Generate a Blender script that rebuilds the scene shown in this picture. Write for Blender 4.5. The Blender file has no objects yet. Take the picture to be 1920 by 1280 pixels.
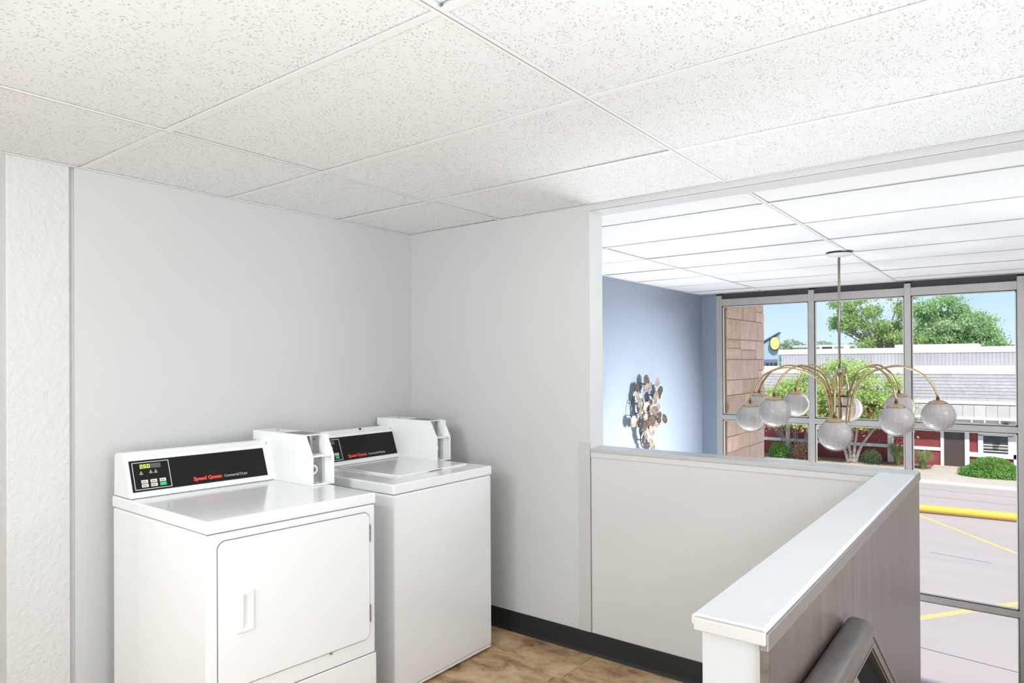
import bpy, bmesh, math, random
from math import sin, cos, pi, radians, sqrt
from mathutils import Vector, Matrix
random.seed(7)
SC = bpy.context.scene
COL = SC.collection

# ------------------------------------------------------------ camera
F_PX, PITCH, ROLL, YAW, SHIFT = 1265.88, 0.0043, -0.0056, -0.651, 34.66
CAM = Vector((2.9079, -2.8298, 1.407))
fw = Vector((sin(YAW), cos(YAW), 0)); rt = Vector((cos(YAW), -sin(YAW), 0)); up = Vector((0, 0, 1))
fw2 = fw * cos(PITCH) + up * sin(PITCH); up2 = up * cos(PITCH) - fw * sin(PITCH)
rt3 = rt * cos(ROLL) + up2 * sin(ROLL); up3 = up2 * cos(ROLL) - rt * sin(ROLL)
cd = bpy.data.cameras.new('camera'); cam = bpy.data.objects.new('camera', cd); COL.objects.link(cam)
M3 = Matrix((rt3, up3, -fw2)).transposed()
cam.matrix_world = Matrix.Translation(CAM) @ M3.to_4x4()
cd.sensor_width = 36; cd.lens = F_PX / 1920 * 36; cd.shift_y = SHIFT / 1920; cd.clip_start = 0.05; cd.clip_end = 500
SC.camera = cam

# ------------------------------------------------------------ world, sun, lights, exposure
SC.view_settings.view_transform = 'Standard'; SC.view_settings.look = 'None'
SC.view_settings.exposure = 0.1; SC.view_settings.gamma = 1.0; SC.view_settings.use_curve_mapping = False
W = bpy.data.worlds.new('sky'); SC.world = W; W.use_nodes = True
nt = W.node_tree; nt.nodes.clear()
o_ = nt.nodes.new('ShaderNodeOutputWorld'); bg = nt.nodes.new('ShaderNodeBackground')
tc = nt.nodes.new('ShaderNodeTexCoord'); sp = nt.nodes.new('ShaderNodeSeparateXYZ')
rp = nt.nodes.new('ShaderNodeValToRGB')
nt.links.new(tc.outputs['Generated'], sp.inputs[0]); nt.links.new(sp.outputs['Z'], rp.inputs[0])
el = rp.color_ramp.elements
el[0].position = 0.0; el[0].color = (0.78, 0.90, 0.98, 1)
el[1].position = 0.5; el[1].color = (0.42, 0.62, 0.88, 1)
e = el.new(0.10); e.color = (0.50, 0.74, 0.95, 1)
mp = nt.nodes.new('ShaderNodeMapping'); mp.inputs['Scale'].default_value = (1.2, 1.2, 5.5)
mp.inputs['Location'].default_value = (0.3, 0.1, 0.15)
nz = nt.nodes.new('ShaderNodeTexNoise'); nz.inputs['Scale'].default_value = 2.2; nz.inputs['Detail'].default_value = 6
cr = nt.nodes.new('ShaderNodeValToRGB'); cr.color_ramp.elements[0].position = 0.52; cr.color_ramp.elements[1].position = 0.72
mx = nt.nodes.new('ShaderNodeMixRGB'); mx.inputs['Color2'].default_value = (0.93, 0.95, 0.98, 1)
nt.links.new(tc.outputs['Generated'], mp.inputs[0]); nt.links.new(mp.outputs[0], nz.inputs['Vector'])
nt.links.new(nz.outputs[0], cr.inputs[0]); nt.links.new(cr.outputs[0], mx.inputs['Fac'])
nt.links.new(rp.outputs[0], mx.inputs['Color1']); nt.links.new(mx.outputs[0], bg.inputs['Color'])
bg.inputs['Strength'].default_value = 1.05
nt.links.new(bg.outputs[0], o_.inputs['Surface'])

def light(name, kind, loc, target, energy, size=1.0, sizey=None, color=(1, 1, 1), ang=None, spread=None):
    d = bpy.data.lights.new(name, kind); d.energy = energy; d.color = color
    if kind == 'AREA':
        d.shape = 'RECTANGLE'; d.size = size; d.size_y = sizey or size
        if spread: d.spread = spread
    if kind == 'SUN': d.angle = ang or 0.01
    if kind in ('POINT', 'SPOT'): d.shadow_soft_size = size
    o = bpy.data.objects.new(name, d); COL.objects.link(o); o.location = loc
    o.rotation_euler = (Vector(target) - Vector(loc)).to_track_quat('-Z', 'Y').to_euler()
    return o
light('sun', 'SUN', (0, -20, 40), (-8, -5, 20), 4.2, color=(1, 0.95, 0.88), ang=0.02)
# room lamps and a flash bounced off the ceiling, then unseen fill lamps added for brightness
NEU = (0.91, 0.963, 1.0)
light('ceiling_lamp', 'AREA', (1.12, -2.95, 2.13), (0.95, -1.6, 0.6), 13, 0.28, 0.28, NEU)
light('ceiling_fixture_light', 'AREA', (1.6, -4.2, 2.12), (1.5, -3.4, 0), 56, 1.2, 0.6, NEU)
light('flash_up', 'AREA', (2.5, -3.9, 1.0), (2.3, -1.4, 2.4), 31, 1.4, 1.0, NEU, spread=radians(150))
light('ceiling_fill_right', 'AREA', (3.9, -2.2, 0.9), (1.5, -0.7, 2.3), 24, 1.0, 1.0, NEU, spread=radians(150))  # added upward fill that brightens the ceiling
light('wall_fill', 'AREA', (3.9, -1.7, 2.0), (0.9, -0.2, 0.4), 5.5, 0.7, 0.5, NEU, spread=radians(90))  # added fill for the lower right wall and the washer front
light('blue_wall_fill', 'AREA', (4.35, 4.0, 0.8), (0.0, 2.85, 0.35), 54, 0.5, 0.6, (1.0, 0.99, 0.97), spread=radians(48))  # added fill, stands in for window daylight on the blue wall
light('stairwell_fill_up', 'AREA', (1.0, 2.1, -1.3), (1.7, 1.6, 2.2), 94, 1.2, 1.2, NEU)  # hidden upward fill, added to brighten the stairwell ceiling
light('stairwell_fill_right', 'AREA', (3.9, 1.2, 1.9), (2.2, 1.0, 0.6), 26, 1.0, 1.0, NEU)  # unseen fill added beyond the right edge of the view

# ------------------------------------------------------------ helpers
WORLD = {}
def wloc(o): return WORLD.get(o.name, Vector((0, 0, 0)))
def empty(name, loc, label=None, cat=None, group=None, kind=None, parent=None):
    o = bpy.data.objects.new(name, None); o.empty_display_size = 0.1; COL.objects.link(o)
    loc = Vector(loc)
    if parent: o.parent = parent; o.location = loc - wloc(parent)
    else: o.location = loc
    WORLD[o.name] = loc
    tag(o, label, cat, group, kind)
    return o
def tag(o, label=None, cat=None, group=None, kind=None):
    if label: o['label'] = label
    if cat: o['category'] = cat
    if group: o['group'] = group
    if kind: o['kind'] = kind
    return o
def mk(name, verts, faces, m, parent=None, smooth=False, bevel=0, seg=2, origin=None):
    verts = [Vector(v) for v in verts]
    lo = Vector([min(v[i] for v in verts) for i in range(3)]); hi = Vector([max(v[i] for v in verts) for i in range(3)])
    c = Vector(origin) if origin is not None else Vector(((lo.x + hi.x) / 2, (lo.y + hi.y) / 2, lo.z))
    me = bpy.data.meshes.new(name)
    me.from_pydata([tuple(v - c) for v in verts], [], faces)
    bm = bmesh.new(); bm.from_mesh(me); bmesh.ops.recalc_face_normals(bm, faces=bm.faces); bm.to_mesh(me); bm.free()
    if smooth: me.polygons.foreach_set('use_smooth', [True] * len(me.polygons))
    me.materials.append(m)
    o = bpy.data.objects.new(name, me); COL.objects.link(o)
    o.location = c - (wloc(parent) if parent else Vector((0, 0, 0)))
    if parent: o.parent = parent
    WORLD[o.name] = c
    if bevel:
        b = o.modifiers.new('bevel', 'BEVEL'); b.width = bevel; b.segments = seg; b.limit_method = 'ANGLE'; b.angle_limit = radians(40)
        if seg > 1:
            me.polygons.foreach_set('use_smooth', [True] * len(me.polygons)); b.harden_normals = True
    return o
def boxv(x0, x1, y0, y1, z0, z1, T=None):
    v = [(x0, y0, z0), (x1, y0, z0), (x1, y1, z0), (x0, y1, z0), (x0, y0, z1), (x1, y0, z1), (x1, y1, z1), (x0, y1, z1)]
    if T: v = [T(*p) for p in v]
    f = [(0, 3, 2, 1), (4, 5, 6, 7), (0, 1, 5, 4), (1, 2, 6, 5), (2, 3, 7, 6), (3, 0, 4, 7)]
    return v, f
def box(name, x0, x1, y0, y1, z0, z1, m, parent=None, bevel=0, T=None, seg=2, **k):
    v, f = boxv(x0, x1, y0, y1, z0, z1, T)
    return mk(name, v, f, m, parent, bevel=bevel, seg=seg, **k)
def join(parts):
    V, Fa = [], []
    for v, f in parts:
        n = len(V); V += list(v); Fa += [tuple(i + n for i in q) for q in f]
    return V, Fa
def prism(poly, a0, a1, fn):
    """poly: list of (p,q); extruded from a0 to a1; fn(a,p,q)->xyz"""
    n = len(poly)
    v = [fn(a0, p, q) for p, q in poly] + [fn(a1, p, q) for p, q in poly]
    f = [tuple(range(n)), tuple(range(2 * n - 1, n - 1, -1))]
    for i in range(n):
        j = (i + 1) % n; f.append((i, j, n + j, n + i))
    return v, f
def tube(pts, r, seg=10, caps=True):
    pts = [Vector(p) for p in pts]; v = []; f = []; n = len(pts)
    t0 = (pts[1] - pts[0]).normalized()
    nrm = t0.orthogonal().normalized()
    for i, p in enumerate(pts):
        t = (pts[min(i + 1, n - 1)] - pts[max(i - 1, 0)]).normalized()
        nrm = (nrm - t * nrm.dot(t)).normalized(); b = t.cross(nrm)
        rr = r[i] if isinstance(r, (list, tuple)) else r
        for k in range(seg):
            a = 2 * pi * k / seg; v.append(p + (nrm * cos(a) + b * sin(a)) * rr)
    for i in range(n - 1):
        for k in range(seg):
            k2 = (k + 1) % seg; f.append((i * seg + k, i * seg + k2, (i + 1) * seg + k2, (i + 1) * seg + k))
    if caps: f.append(tuple(range(seg - 1, -1, -1))); f.append(tuple((n - 1) * seg + k for k in range(seg)))
    return v, f
def catmull(P, n=8):
    P = [Vector(p) for p in P]; Q = [2 * P[0] - P[1]] + P + [2 * P[-1] - P[-2]]; out = []
    for i in range(1, len(Q) - 2):
        a, b, c, d = Q[i - 1:i + 3]
        for k in range(n):
            t = k / n
            out.append(0.5 * ((2 * b) + (c - a) * t + (2 * a - 5 * b + 4 * c - d) * t * t + (3 * b - a - 3 * c + d) * t ** 3))
    out.append(P[-1]); return out
def lathe(profile, c, seg=24, axis='z', flute=0, nfl=0):
    v = []; f = []; n = len(profile)
    for r, z in profile:
        for k in range(seg):
            a = 2 * pi * k / seg; rr = r * (1 + (flute * cos(nfl * a) if flute else 0))
            p = (rr * cos(a), rr * sin(a), z)
            if axis == 'x': p = (p[2], p[0], p[1])
            v.append((c[0] + p[0], c[1] + p[1], c[2] + p[2]))
    for i in range(n - 1):
        for k in range(seg):
            k2 = (k + 1) % seg; f.append((i * seg + k, i * seg + k2, (i + 1) * seg + k2, (i + 1) * seg + k))
    if profile[0][0] > 1e-6: f.append(tuple(range(seg - 1, -1, -1)))
    if profile[-1][0] > 1e-6: f.append(tuple((n - 1) * seg + k for k in range(seg)))
    return v, f

# ------------------------------------------------------------ materials
def mat(name, col, rough=0.6, metal=0.0, bump=0, bscale=50, var=0, vscale=5, spec=0.5, coat=0, emit=None, estr=1, coords='Object', vcol=None, stretch=None, detail=3, bdist=0.004):
    m = bpy.data.materials.new(name); m.use_nodes = True; n = m.node_tree.nodes; l = m.node_tree.links
    b = n['Principled BSDF']
    b.inputs['Base Color'].default_value = (*col, 1); b.inputs['Roughness'].default_value = rough; b.inputs['Metallic'].default_value = metal
    b.inputs['Specular IOR Level'].default_value = spec; b.inputs['Coat Weight'].default_value = coat; b.inputs['Coat Roughness'].default_value = 0.08
    if emit: b.inputs['Emission Color'].default_value = (*emit, 1); b.inputs['Emission Strength'].default_value = estr
    t = n.new('ShaderNodeTexCoord'); mpn = n.new('ShaderNodeMapping'); l.new(t.outputs[coords], mpn.inputs[0])
    if stretch: mpn.inputs['Scale'].default_value = stretch
    if bump:
        q = n.new('ShaderNodeTexNoise'); q.inputs['Scale'].default_value = bscale; q.inputs['Detail'].default_value = detail
        l.new(mpn.outputs[0], q.inputs['Vector']); bn = n.new('ShaderNodeBump'); bn.inputs['Strength'].default_value = bump; bn.inputs['Distance'].default_value = bdist
        l.new(q.outputs[0], bn.inputs['Height']); l.new(bn.outputs[0], b.inputs['Normal'])
    if var or vcol:
        q = n.new('ShaderNodeTexNoise'); q.inputs['Scale'].default_value = vscale; q.inputs['Detail'].default_value = detail + 2
        l.new(mpn.outputs[0], q.inputs['Vector'])
        r = n.new('ShaderNodeValToRGB'); r.color_ramp.elements[0].position = 0.3; r.color_ramp.elements[1].position = 0.7
        c2 = vcol or tuple(max(0, c * (1 - var)) for c in col)
        r.color_ramp.elements[0].color = (*c2, 1); r.color_ramp.elements[1].color = (*col, 1)
        l.new(q.outputs[0], r.inputs[0]); l.new(r.outputs[0], b.inputs['Base Color'])
    return m
def per_object(m, amt=0.25):
    """small brightness change from one object to the next"""
    n = m.node_tree.nodes; l = m.node_tree.links; b = n['Principled BSDF']
    oi = n.new('ShaderNodeObjectInfo'); mr = n.new('ShaderNodeMapRange'); mr.inputs['To Min'].default_value = 1 - amt; mr.inputs['To Max'].default_value = 1 + amt
    hv = n.new('ShaderNodeHueSaturation'); l.new(oi.outputs['Random'], mr.inputs[0]); l.new(mr.outputs[0], hv.inputs['Value'])
    src = b.inputs['Base Color'].links
    if src: l.new(src[0].from_socket, hv.inputs['Color'])
    else: hv.inputs['Color'].default_value = b.inputs['Base Color'].default_value
    l.new(hv.outputs[0], b.inputs['Base Color'])
    # shift the texture too
    for x in n:
        if x.type == 'MAPPING':
            cb = n.new('ShaderNodeCombineXYZ'); mm = n.new('ShaderNodeMath'); mm.operation = 'MULTIPLY'; mm.inputs[1].default_value = 37
            l.new(oi.outputs['Random'], mm.inputs[0]); l.new(mm.outputs[0], cb.inputs[0]); l.new(mm.outputs[0], cb.inputs[1]); l.new(cb.outputs[0], x.inputs['Location'])
            break
    return m
wall_m = mat('wall_paint', (0.61, 0.61, 0.60), 0.55, bump=0.08, bscale=180, var=0.03, vscale=1.5, spec=0.35)
strip_m = mat('strip_grey', (0.545, 0.545, 0.53), 0.5, spec=0.35)
low_m = mat('low_wall_panel', (0.64, 0.63, 0.615), 0.38, spec=0.4, var=0.03, vscale=1.2)
stucco = mat('stucco_paint', (0.66, 0.66, 0.65), 0.7, bump=1.0, bscale=52, detail=6, bdist=0.0055, spec=0.25)
white_trim = mat('white_trim_paint', (0.70, 0.70, 0.70), 0.45)
soffit_m = mat('header_paint', (0.60, 0.60, 0.58), 0.5)
blue_m = mat('slate_blue_paint', (0.215, 0.258, 0.325), 0.34, spec=0.6, bump=0.03, bscale=120)
enamel = mat('white_enamel', (0.85, 0.86, 0.865), 0.2, coat=0.4, spec=0.5)
enamel2 = mat('white_enamel_coin_box', (0.88, 0.88, 0.87), 0.3, spec=0.4)
blackp = mat('black_control_panel', (0.010, 0.010, 0.010), 0.22, spec=0.18)
chrome = mat('brushed_steel', (0.42, 0.42, 0.40), 0.38, 0.7)
steel_dk = mat('grey_steel', (0.27, 0.27, 0.268), 0.5, 0.3)
dark = mat('dark_gap', (0.02, 0.02, 0.02), 0.9)
greyg = mat('grey_seam', (0.16, 0.16, 0.155), 0.8)
red_print = mat('red_print', (0.80, 0.06, 0.03), 0.5)
grey_print = mat('grey_print', (0.55, 0.53, 0.48), 0.5)
white_line = mat('pale_print', (0.7, 0.7, 0.65), 0.5)
btn_w = mat('cream_button', (0.75, 0.70, 0.60), 0.5)
btn_g = mat('green_button', (0.03, 0.50, 0.26), 0.5)
lcd = mat('display_window', (0.09, 0.09, 0.085), 0.3)
led = mat('led_digits', (0.5, 0.8, 0.02), 0.5, emit=(0.62, 0.95, 0.04), estr=1.0)
base_m = mat('black_rubber_base', (0.018, 0.02, 0.021), 0.42, spec=0.4)
cap_m = mat('laminate_cap', (0.66, 0.665, 0.68), 0.27, spec=0.6, bump=0.35, bscale=260)
ledge_m = mat('ledge_laminate', (0.50, 0.495, 0.485), 0.2, spec=0.6)
alu = mat('aluminium_frame', (0.47, 0.435, 0.42), 0.42, 0.35, var=0.12, vscale=6)
gask = mat('black_gasket', (0.03, 0.025, 0.022), 0.6)
alu_lt = mat('pale_bead', (0.72, 0.70, 0.67), 0.5)
valm = mat('dark_valance', (0.085, 0.075, 0.08), 0.6, var=0.2, vscale=8)
brass = mat('aged_brass', (0.50, 0.36, 0.19), 0.3, 1.0, var=0.25, vscale=30)
brass_cap = mat('brass_cap', (0.48, 0.34, 0.20), 0.42, 0.8)
dk_brass = mat('dark_brass', (0.10, 0.055, 0.02), 0.4, 0.8)
stem_m = mat('bronze_stem', (0.36, 0.31, 0.26), 0.35, 0.9)
opal = mat('opal_ribbed_glass', (0.56, 0.52, 0.505), 0.65, spec=0.12)
# brown laminate with a vertical grain
brown = mat('brown_laminate', (0.135, 0.104, 0.088), 0.34, spec=0.5, vcol=(0.095, 0.072, 0.060), vscale=2.2, stretch=(9, 9, 0.9), bump=0.08, bscale=24, detail=6)
rail_m = mat('bronze_rail', (0.15, 0.122, 0.105), 0.34, 0.35, vcol=(0.10, 0.08, 0.068), vscale=6, stretch=(10, 2, 10), bump=0.08, bscale=40)
rail_in = mat('bronze_moulding', (0.20, 0.17, 0.148), 0.35, 0.3)
blk = mat('black_infill', (0.007, 0.007, 0.007), 0.8, spec=0.1)
# ceiling tile: speckled mineral fibre
def tile_mat(name, base, amt, stretch):
    m = bpy.data.materials.new(name); m.use_nodes = True; n = m.node_tree.nodes; l = m.node_tree.links; b = n['Principled BSDF']
    b.inputs['Roughness'].default_value = 0.9; b.inputs['Specular IOR Level'].default_value = 0.1
    t = n.new('ShaderNodeTexCoord'); mp_ = n.new('ShaderNodeMapping'); mp_.inputs['Scale'].default_value = stretch
    oi = n.new('ShaderNodeObjectInfo'); cb = n.new('ShaderNodeCombineXYZ'); mm = n.new('ShaderNodeMath'); mm.operation = 'MULTIPLY'; mm.inputs[1].default_value = 41
    l.new(oi.outputs['Random'], mm.inputs[0]); l.new(mm.outputs[0], cb.inputs[0]); l.new(mm.outputs[0], cb.inputs[1]); l.new(cb.outputs[0], mp_.inputs['Location'])
    l.new(t.outputs['Object'], mp_.inputs[0])
    v = n.new('ShaderNodeTexVoronoi'); v.inputs['Scale'].default_value = 135; v.inputs['Randomness'].default_value = 1
    l.new(mp_.outputs[0], v.inputs['Vector'])
    r = n.new('ShaderNodeValToRGB'); r.color_ramp.elements[0].position = 0.14; r.color_ramp.elements[1].position = 0.34
    l.new(v.outputs['Distance'], r.inputs[0])
    q = n.new('ShaderNodeTexNoise'); q.inputs['Scale'].default_value = 28; q.inputs['Detail'].default_value = 3; l.new(mp_.outputs[0], q.inputs['Vector'])
    r2 = n.new('ShaderNodeValToRGB'); r2.color_ramp.elements[0].position = 0.36; r2.color_ramp.elements[1].position = 0.66
    r2.color_ramp.elements[0].color = (1, 1, 1, 1); r2.color_ramp.elements[1].color = (0, 0, 0, 1)
    l.new(q.outputs[0], r2.inputs[0])
    mxx = n.new('ShaderNodeMath'); mxx.operation = 'MAXIMUM'; l.new(r.outputs[0], mxx.inputs[0]); l.new(r2.outputs[0], mxx.inputs[1])
    c = n.new('ShaderNodeMixRGB'); c.inputs['Color1'].default_value = tuple(x * (1 - amt) for x in base) + (1,); c.inputs['Color2'].default_value = (*base, 1)
    l.new(mxx.outputs[0], c.inputs['Fac']); l.new(c.outputs[0], b.inputs['Base Color'])
    bn = n.new('ShaderNodeBump'); bn.inputs['Strength'].default_value = 0.5; bn.inputs['Distance'].default_value = 0.002
    l.new(mxx.outputs[0], bn.inputs['Height']); l.new(bn.outputs[0], b.inputs['Normal'])
    return m
tile1 = tile_mat('fissured_tile', (0.875, 0.885, 0.89), 0.50, (1, 0.62, 1))
tile2 = tile_mat('lobby_tile', (0.89, 0.89, 0.89), 0.08, (1, 0.6, 1))
tee_m = mat('tee_bar_enamel', (0.90, 0.90, 0.89), 0.5)
# stone-look floor
def floor_mat():
    m = bpy.data.materials.new('travertine_vinyl'); m.use_nodes = True; n = m.node_tree.nodes; l = m.node_tree.links; b = n['Principled BSDF']
    b.inputs['Roughness'].default_value = 0.45
    t = n.new('ShaderNodeTexCoord'); mp_ = n.new('ShaderNodeMapping'); mp_.inputs['Scale'].default_value = (1.6, 2.6, 1); mp_.inputs['Rotation'].default_value = (0, 0, 0.35)
    oi = n.new('ShaderNodeObjectInfo'); cb = n.new('ShaderNodeCombineXYZ'); mm = n.new('ShaderNodeMath'); mm.operation = 'MULTIPLY'; mm.inputs[1].default_value = 53
    l.new(oi.outputs['Random'], mm.inputs[0]); l.new(mm.outputs[0], cb.inputs[0]); l.new(mm.outputs[0], cb.inputs[1]); l.new(cb.outputs[0], mp_.inputs['Location'])
    l.new(t.outputs['Object'], mp_.inputs[0])
    q = n.new('ShaderNodeTexNoise'); q.inputs['Scale'].default_value = 3.2; q.inputs['Detail'].default_value = 9; q.inputs['Roughness'].default_value = 0.70; q.inputs['Distortion'].default_value = 0.35
    l.new(mp_.outputs[0], q.inputs['Vector'])
    r = n.new('ShaderNodeValToRGB'); e = r.color_ramp.elements
    e[0].position = 0.33; e[0].color = (0.15, 0.088, 0.048, 1); e[1].position = 0.70; e[1].color = (0.72, 0.52, 0.31, 1)
    x = e.new(0.43); x.color = (0.38, 0.235, 0.125, 1); x = e.new(0.52); x.color = (0.54, 0.355, 0.195, 1); x = e.new(0.60); x.color = (0.60, 0.44, 0.27, 1)
    l.new(q.outputs[0], r.inputs[0]); l.new(r.outputs[0], b.inputs['Base Color'])
    return m
floor_m = floor_mat()
grout = mat('dark_joint', (0.07, 0.045, 0.025), 0.8)
def glass_mat(name, k=0.9, tint=(1, 1, 1)):
    m = bpy.data.materials.new(name); m.use_nodes = True; n = m.node_tree.nodes; l = m.node_tree.links; n.clear()
    o = n.new('ShaderNodeOutputMaterial'); tr = n.new('ShaderNodeBsdfTransparent'); gl = n.new('ShaderNodeBsdfGlossy'); gl.inputs['Roughness'].default_value = 0.02
    tr.inputs['Color'].default_value = (*tint, 1)
    fr = n.new('ShaderNodeFresnel'); fr.inputs['IOR'].default_value = 1.45; mu = n.new('ShaderNodeMath'); mu.operation = 'MULTIPLY'; mu.inputs[1].default_value = k
    mxs = n.new('ShaderNodeMixShader'); l.new(fr.outputs[0], mu.inputs[0]); l.new(mu.outputs[0], mxs.inputs[0]); l.new(tr.outputs[0], mxs.inputs[1]); l.new(gl.outputs[0], mxs.inputs[2]); l.new(mxs.outputs[0], o.inputs[0])
    return m
glass = glass_mat('window_glass', 0.05, (0.97, 0.98, 0.98))
glass2 = glass_mat('clear_globe_glass', 0.45, (0.94, 0.94, 0.94))

H1, H2 = 2.165, 2.146
WT = 0.119      # thickness of the right wall
YW = 4.43       # window wall
# ------------------------------------------------------------ setting: walls
def struct(o): o['kind'] = 'structure'; return o
wl = struct(box('wall_left', -0.15, 0.0, -1.785, 0.0, 0, 2.30, wall_m))
struct(box('wall_column', -0.45, 0.002, -2.004, -1.80, 0, 2.30, stucco, bevel=0.006))
struct(box('wall_joint', -0.15, -0.012, -1.80, -1.785, 0, 2.30, wall_m))
struct(box('wall_entry', -0.47, -0.37, -5.3, -2.0, 0, 2.30, wall_m))
struct(box('wall_back', -0.5, 4.8, -5.4, -5.25, 0, 2.30, wall_m))
wall_east = struct(box('wall_east', 4.65, 4.8, -5.3, YW + 0.1, -3.0, 2.30, wall_m))
JX = 1.2268
v, f = join([boxv(0, JX, 0, WT, 0, 2.30), boxv(JX, 4.65, 0, WT, 2.139, 2.30)])
wr = struct(mk('wall_right', v, f, wall_m))
box('jamb_liner', JX, JX + 0.003, -0.001, WT, 0.993, 2.139, white_trim, wr)
box('header_soffit', JX, 4.65, 0.0, WT, 2.1375, 2.1405, white_trim, wr)
box('grey_strip', 1.159, JX - 0.001, -0.0025, 0.0, 0.10, 1.02, strip_m, wr)  # thin strip, slightly greyer than the wall
wlow = struct(box('wall_low', JX + 0.003, 2.474, 0.0, WT, -3.0, 0.975, low_m))
box('seam', JX - 0.0005, JX + 0.003, -0.0025, 0.004, 0.10, 0.985, greyg, wlow)
box('cap', JX + 0.003, 2.584, -0.006, WT + 0.006, 0.975, 0.993, ledge_m, wlow, bevel=0.002)
box('cap_moulding', JX + 0.003, 2.470, -0.0045, 0.0, 0.950, 0.9745, low_m, wlow, bevel=0.001)
# half wall running towards the camera
PE = -1.758
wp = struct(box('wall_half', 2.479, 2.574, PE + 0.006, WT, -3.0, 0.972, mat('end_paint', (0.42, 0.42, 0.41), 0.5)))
v, f = prism([(-0.006, 0.972), (0.109, 0.972), (0.111, 0.977), (0.111, 0.989), (0.107, 0.993), (-0.005, 0.993), (-0.010, 0.988), (-0.010, 0.977)], PE - 0.004, 0.0,
             lambda a, p_, q_: (2.474 + p_, a, q_))
mk('cap', v, f, cap_m, wp, bevel=0.003)
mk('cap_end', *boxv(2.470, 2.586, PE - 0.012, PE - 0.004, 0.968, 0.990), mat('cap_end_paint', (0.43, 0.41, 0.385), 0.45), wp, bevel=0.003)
# brown laminate panels on the stair side
box('panel_joint', 2.5735, 2.580, -1.106, -1.098, -3.0, 0.955, dark, wp)
for i, (y0, y1) in enumerate([(PE + 0.01, -1.1035), (-1.1005, WT)]):
    o = box('laminate_panel', 2.574, 2.584, y0, y1, -3.0, 0.955, brown, wp, bevel=0.0008, seg=1)
box('edge_strip', 2.574, 2.588, PE, PE + 0.01, -0.2, 0.968, rail_m, wp)
box('edge_strip', 2.574, 2.589, PE - 0.006, WT, 0.957, 0.987, rail_in, wp, bevel=0.003)
# baseboards
def baseb(name, x0, x1):
    v, f = prism([(0, 0.0), (-0.016, 0.0), (-0.014, 0.006), (-0.006, 0.014), (-0.004, 0.098), (-0.003, 0.103), (0, 0.103)], x0, x1, lambda a, p_, q_: (a, p_, q_))
    return struct(mk(name, v, f, base_m))
baseb('baseboard_right', 0.0, 2.479)
struct(box('baseboard_left', 0.0, 0.006, -1.785, 0, 0, 0.103, base_m))
# stairwell: far left wall (blue), return beside the window, lower landing
struct(box('wall_blue', -0.12, 0.035, WT, YW + 0.06, -3.0, 2.30, blue_m))
struct(box('wall_return', 0.035, 0.198, YW, YW + 0.12, -3.0, 2.30, blue_m))
struct(box('wall_header', 0.035, 4.65, YW + 0.10, YW + 0.25, 2.10, 2.45, valm))
struct(box('floor_landing', 0.035, 4.65, 1.2, YW + 0.1, -1.75, -1.6, floor_m))
struct(box('floor_lower', 0.035, 4.65, WT, YW + 0.1, -3.1, -3.0, floor_m))
st = struct(empty('stairs', (3.6, 0, -1.6)))
for i in range(8):
    box('step', 2.59, 4.65, -1.2 + i * 0.3, -1.2 + (i + 1) * 0.3, -0.2 * (i + 1) - 0.16, -0.2 * (i + 1), base_m if i % 2 else base_m, st)
# roof slab
struct(box('roof_slab', -1.5, 5.2, -5.6, YW + 0.26, 2.46, 2.66, wall_m))
struct(box('stone_shade_slab', -1.5, 0.75, YW + 0.27, YW + 1.75, 2.46, 2.66, wall_m))  # unseen slab added to keep the sun off the stone wall

# floor tiles
fl = struct(empty('floor', (1.2, -2.5, 0)))
box('subfloor', -0.4, 2.59, -5.3, 0, -0.16, -0.004, grout, fl)
box('subfloor', 2.59, 4.65, -5.3, -1.2, -0.16, -0.004, grout, fl)
r = 0; y1 = 0.02
yy = -0.31
rows = [(0.0, -0.31, 1.250)]
k = 0
while yy > -5.2:
    rows.append((yy, yy - 0.333, 1.215 if k == 0 else 1.25 + (0.33 if k % 2 else 0.0))); yy -= 0.333; k += 1
for (ya, yb, xj) in rows:
    x = xj - 0.66 * 3
    while x < 4.65:
        a, b_ = max(x, -0.4), min(x + 0.66, 4.65)
        if ya > -1.3: b_ = min(b_, 2.49)
        if b_ - a > 0.03:
            box('floor_tile', a + 0.0012, b_ - 0.0012, yb + 0.0012, ya - 0.0012, -0.004, 0.0, floor_m, fl)
        x += 0.66

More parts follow.
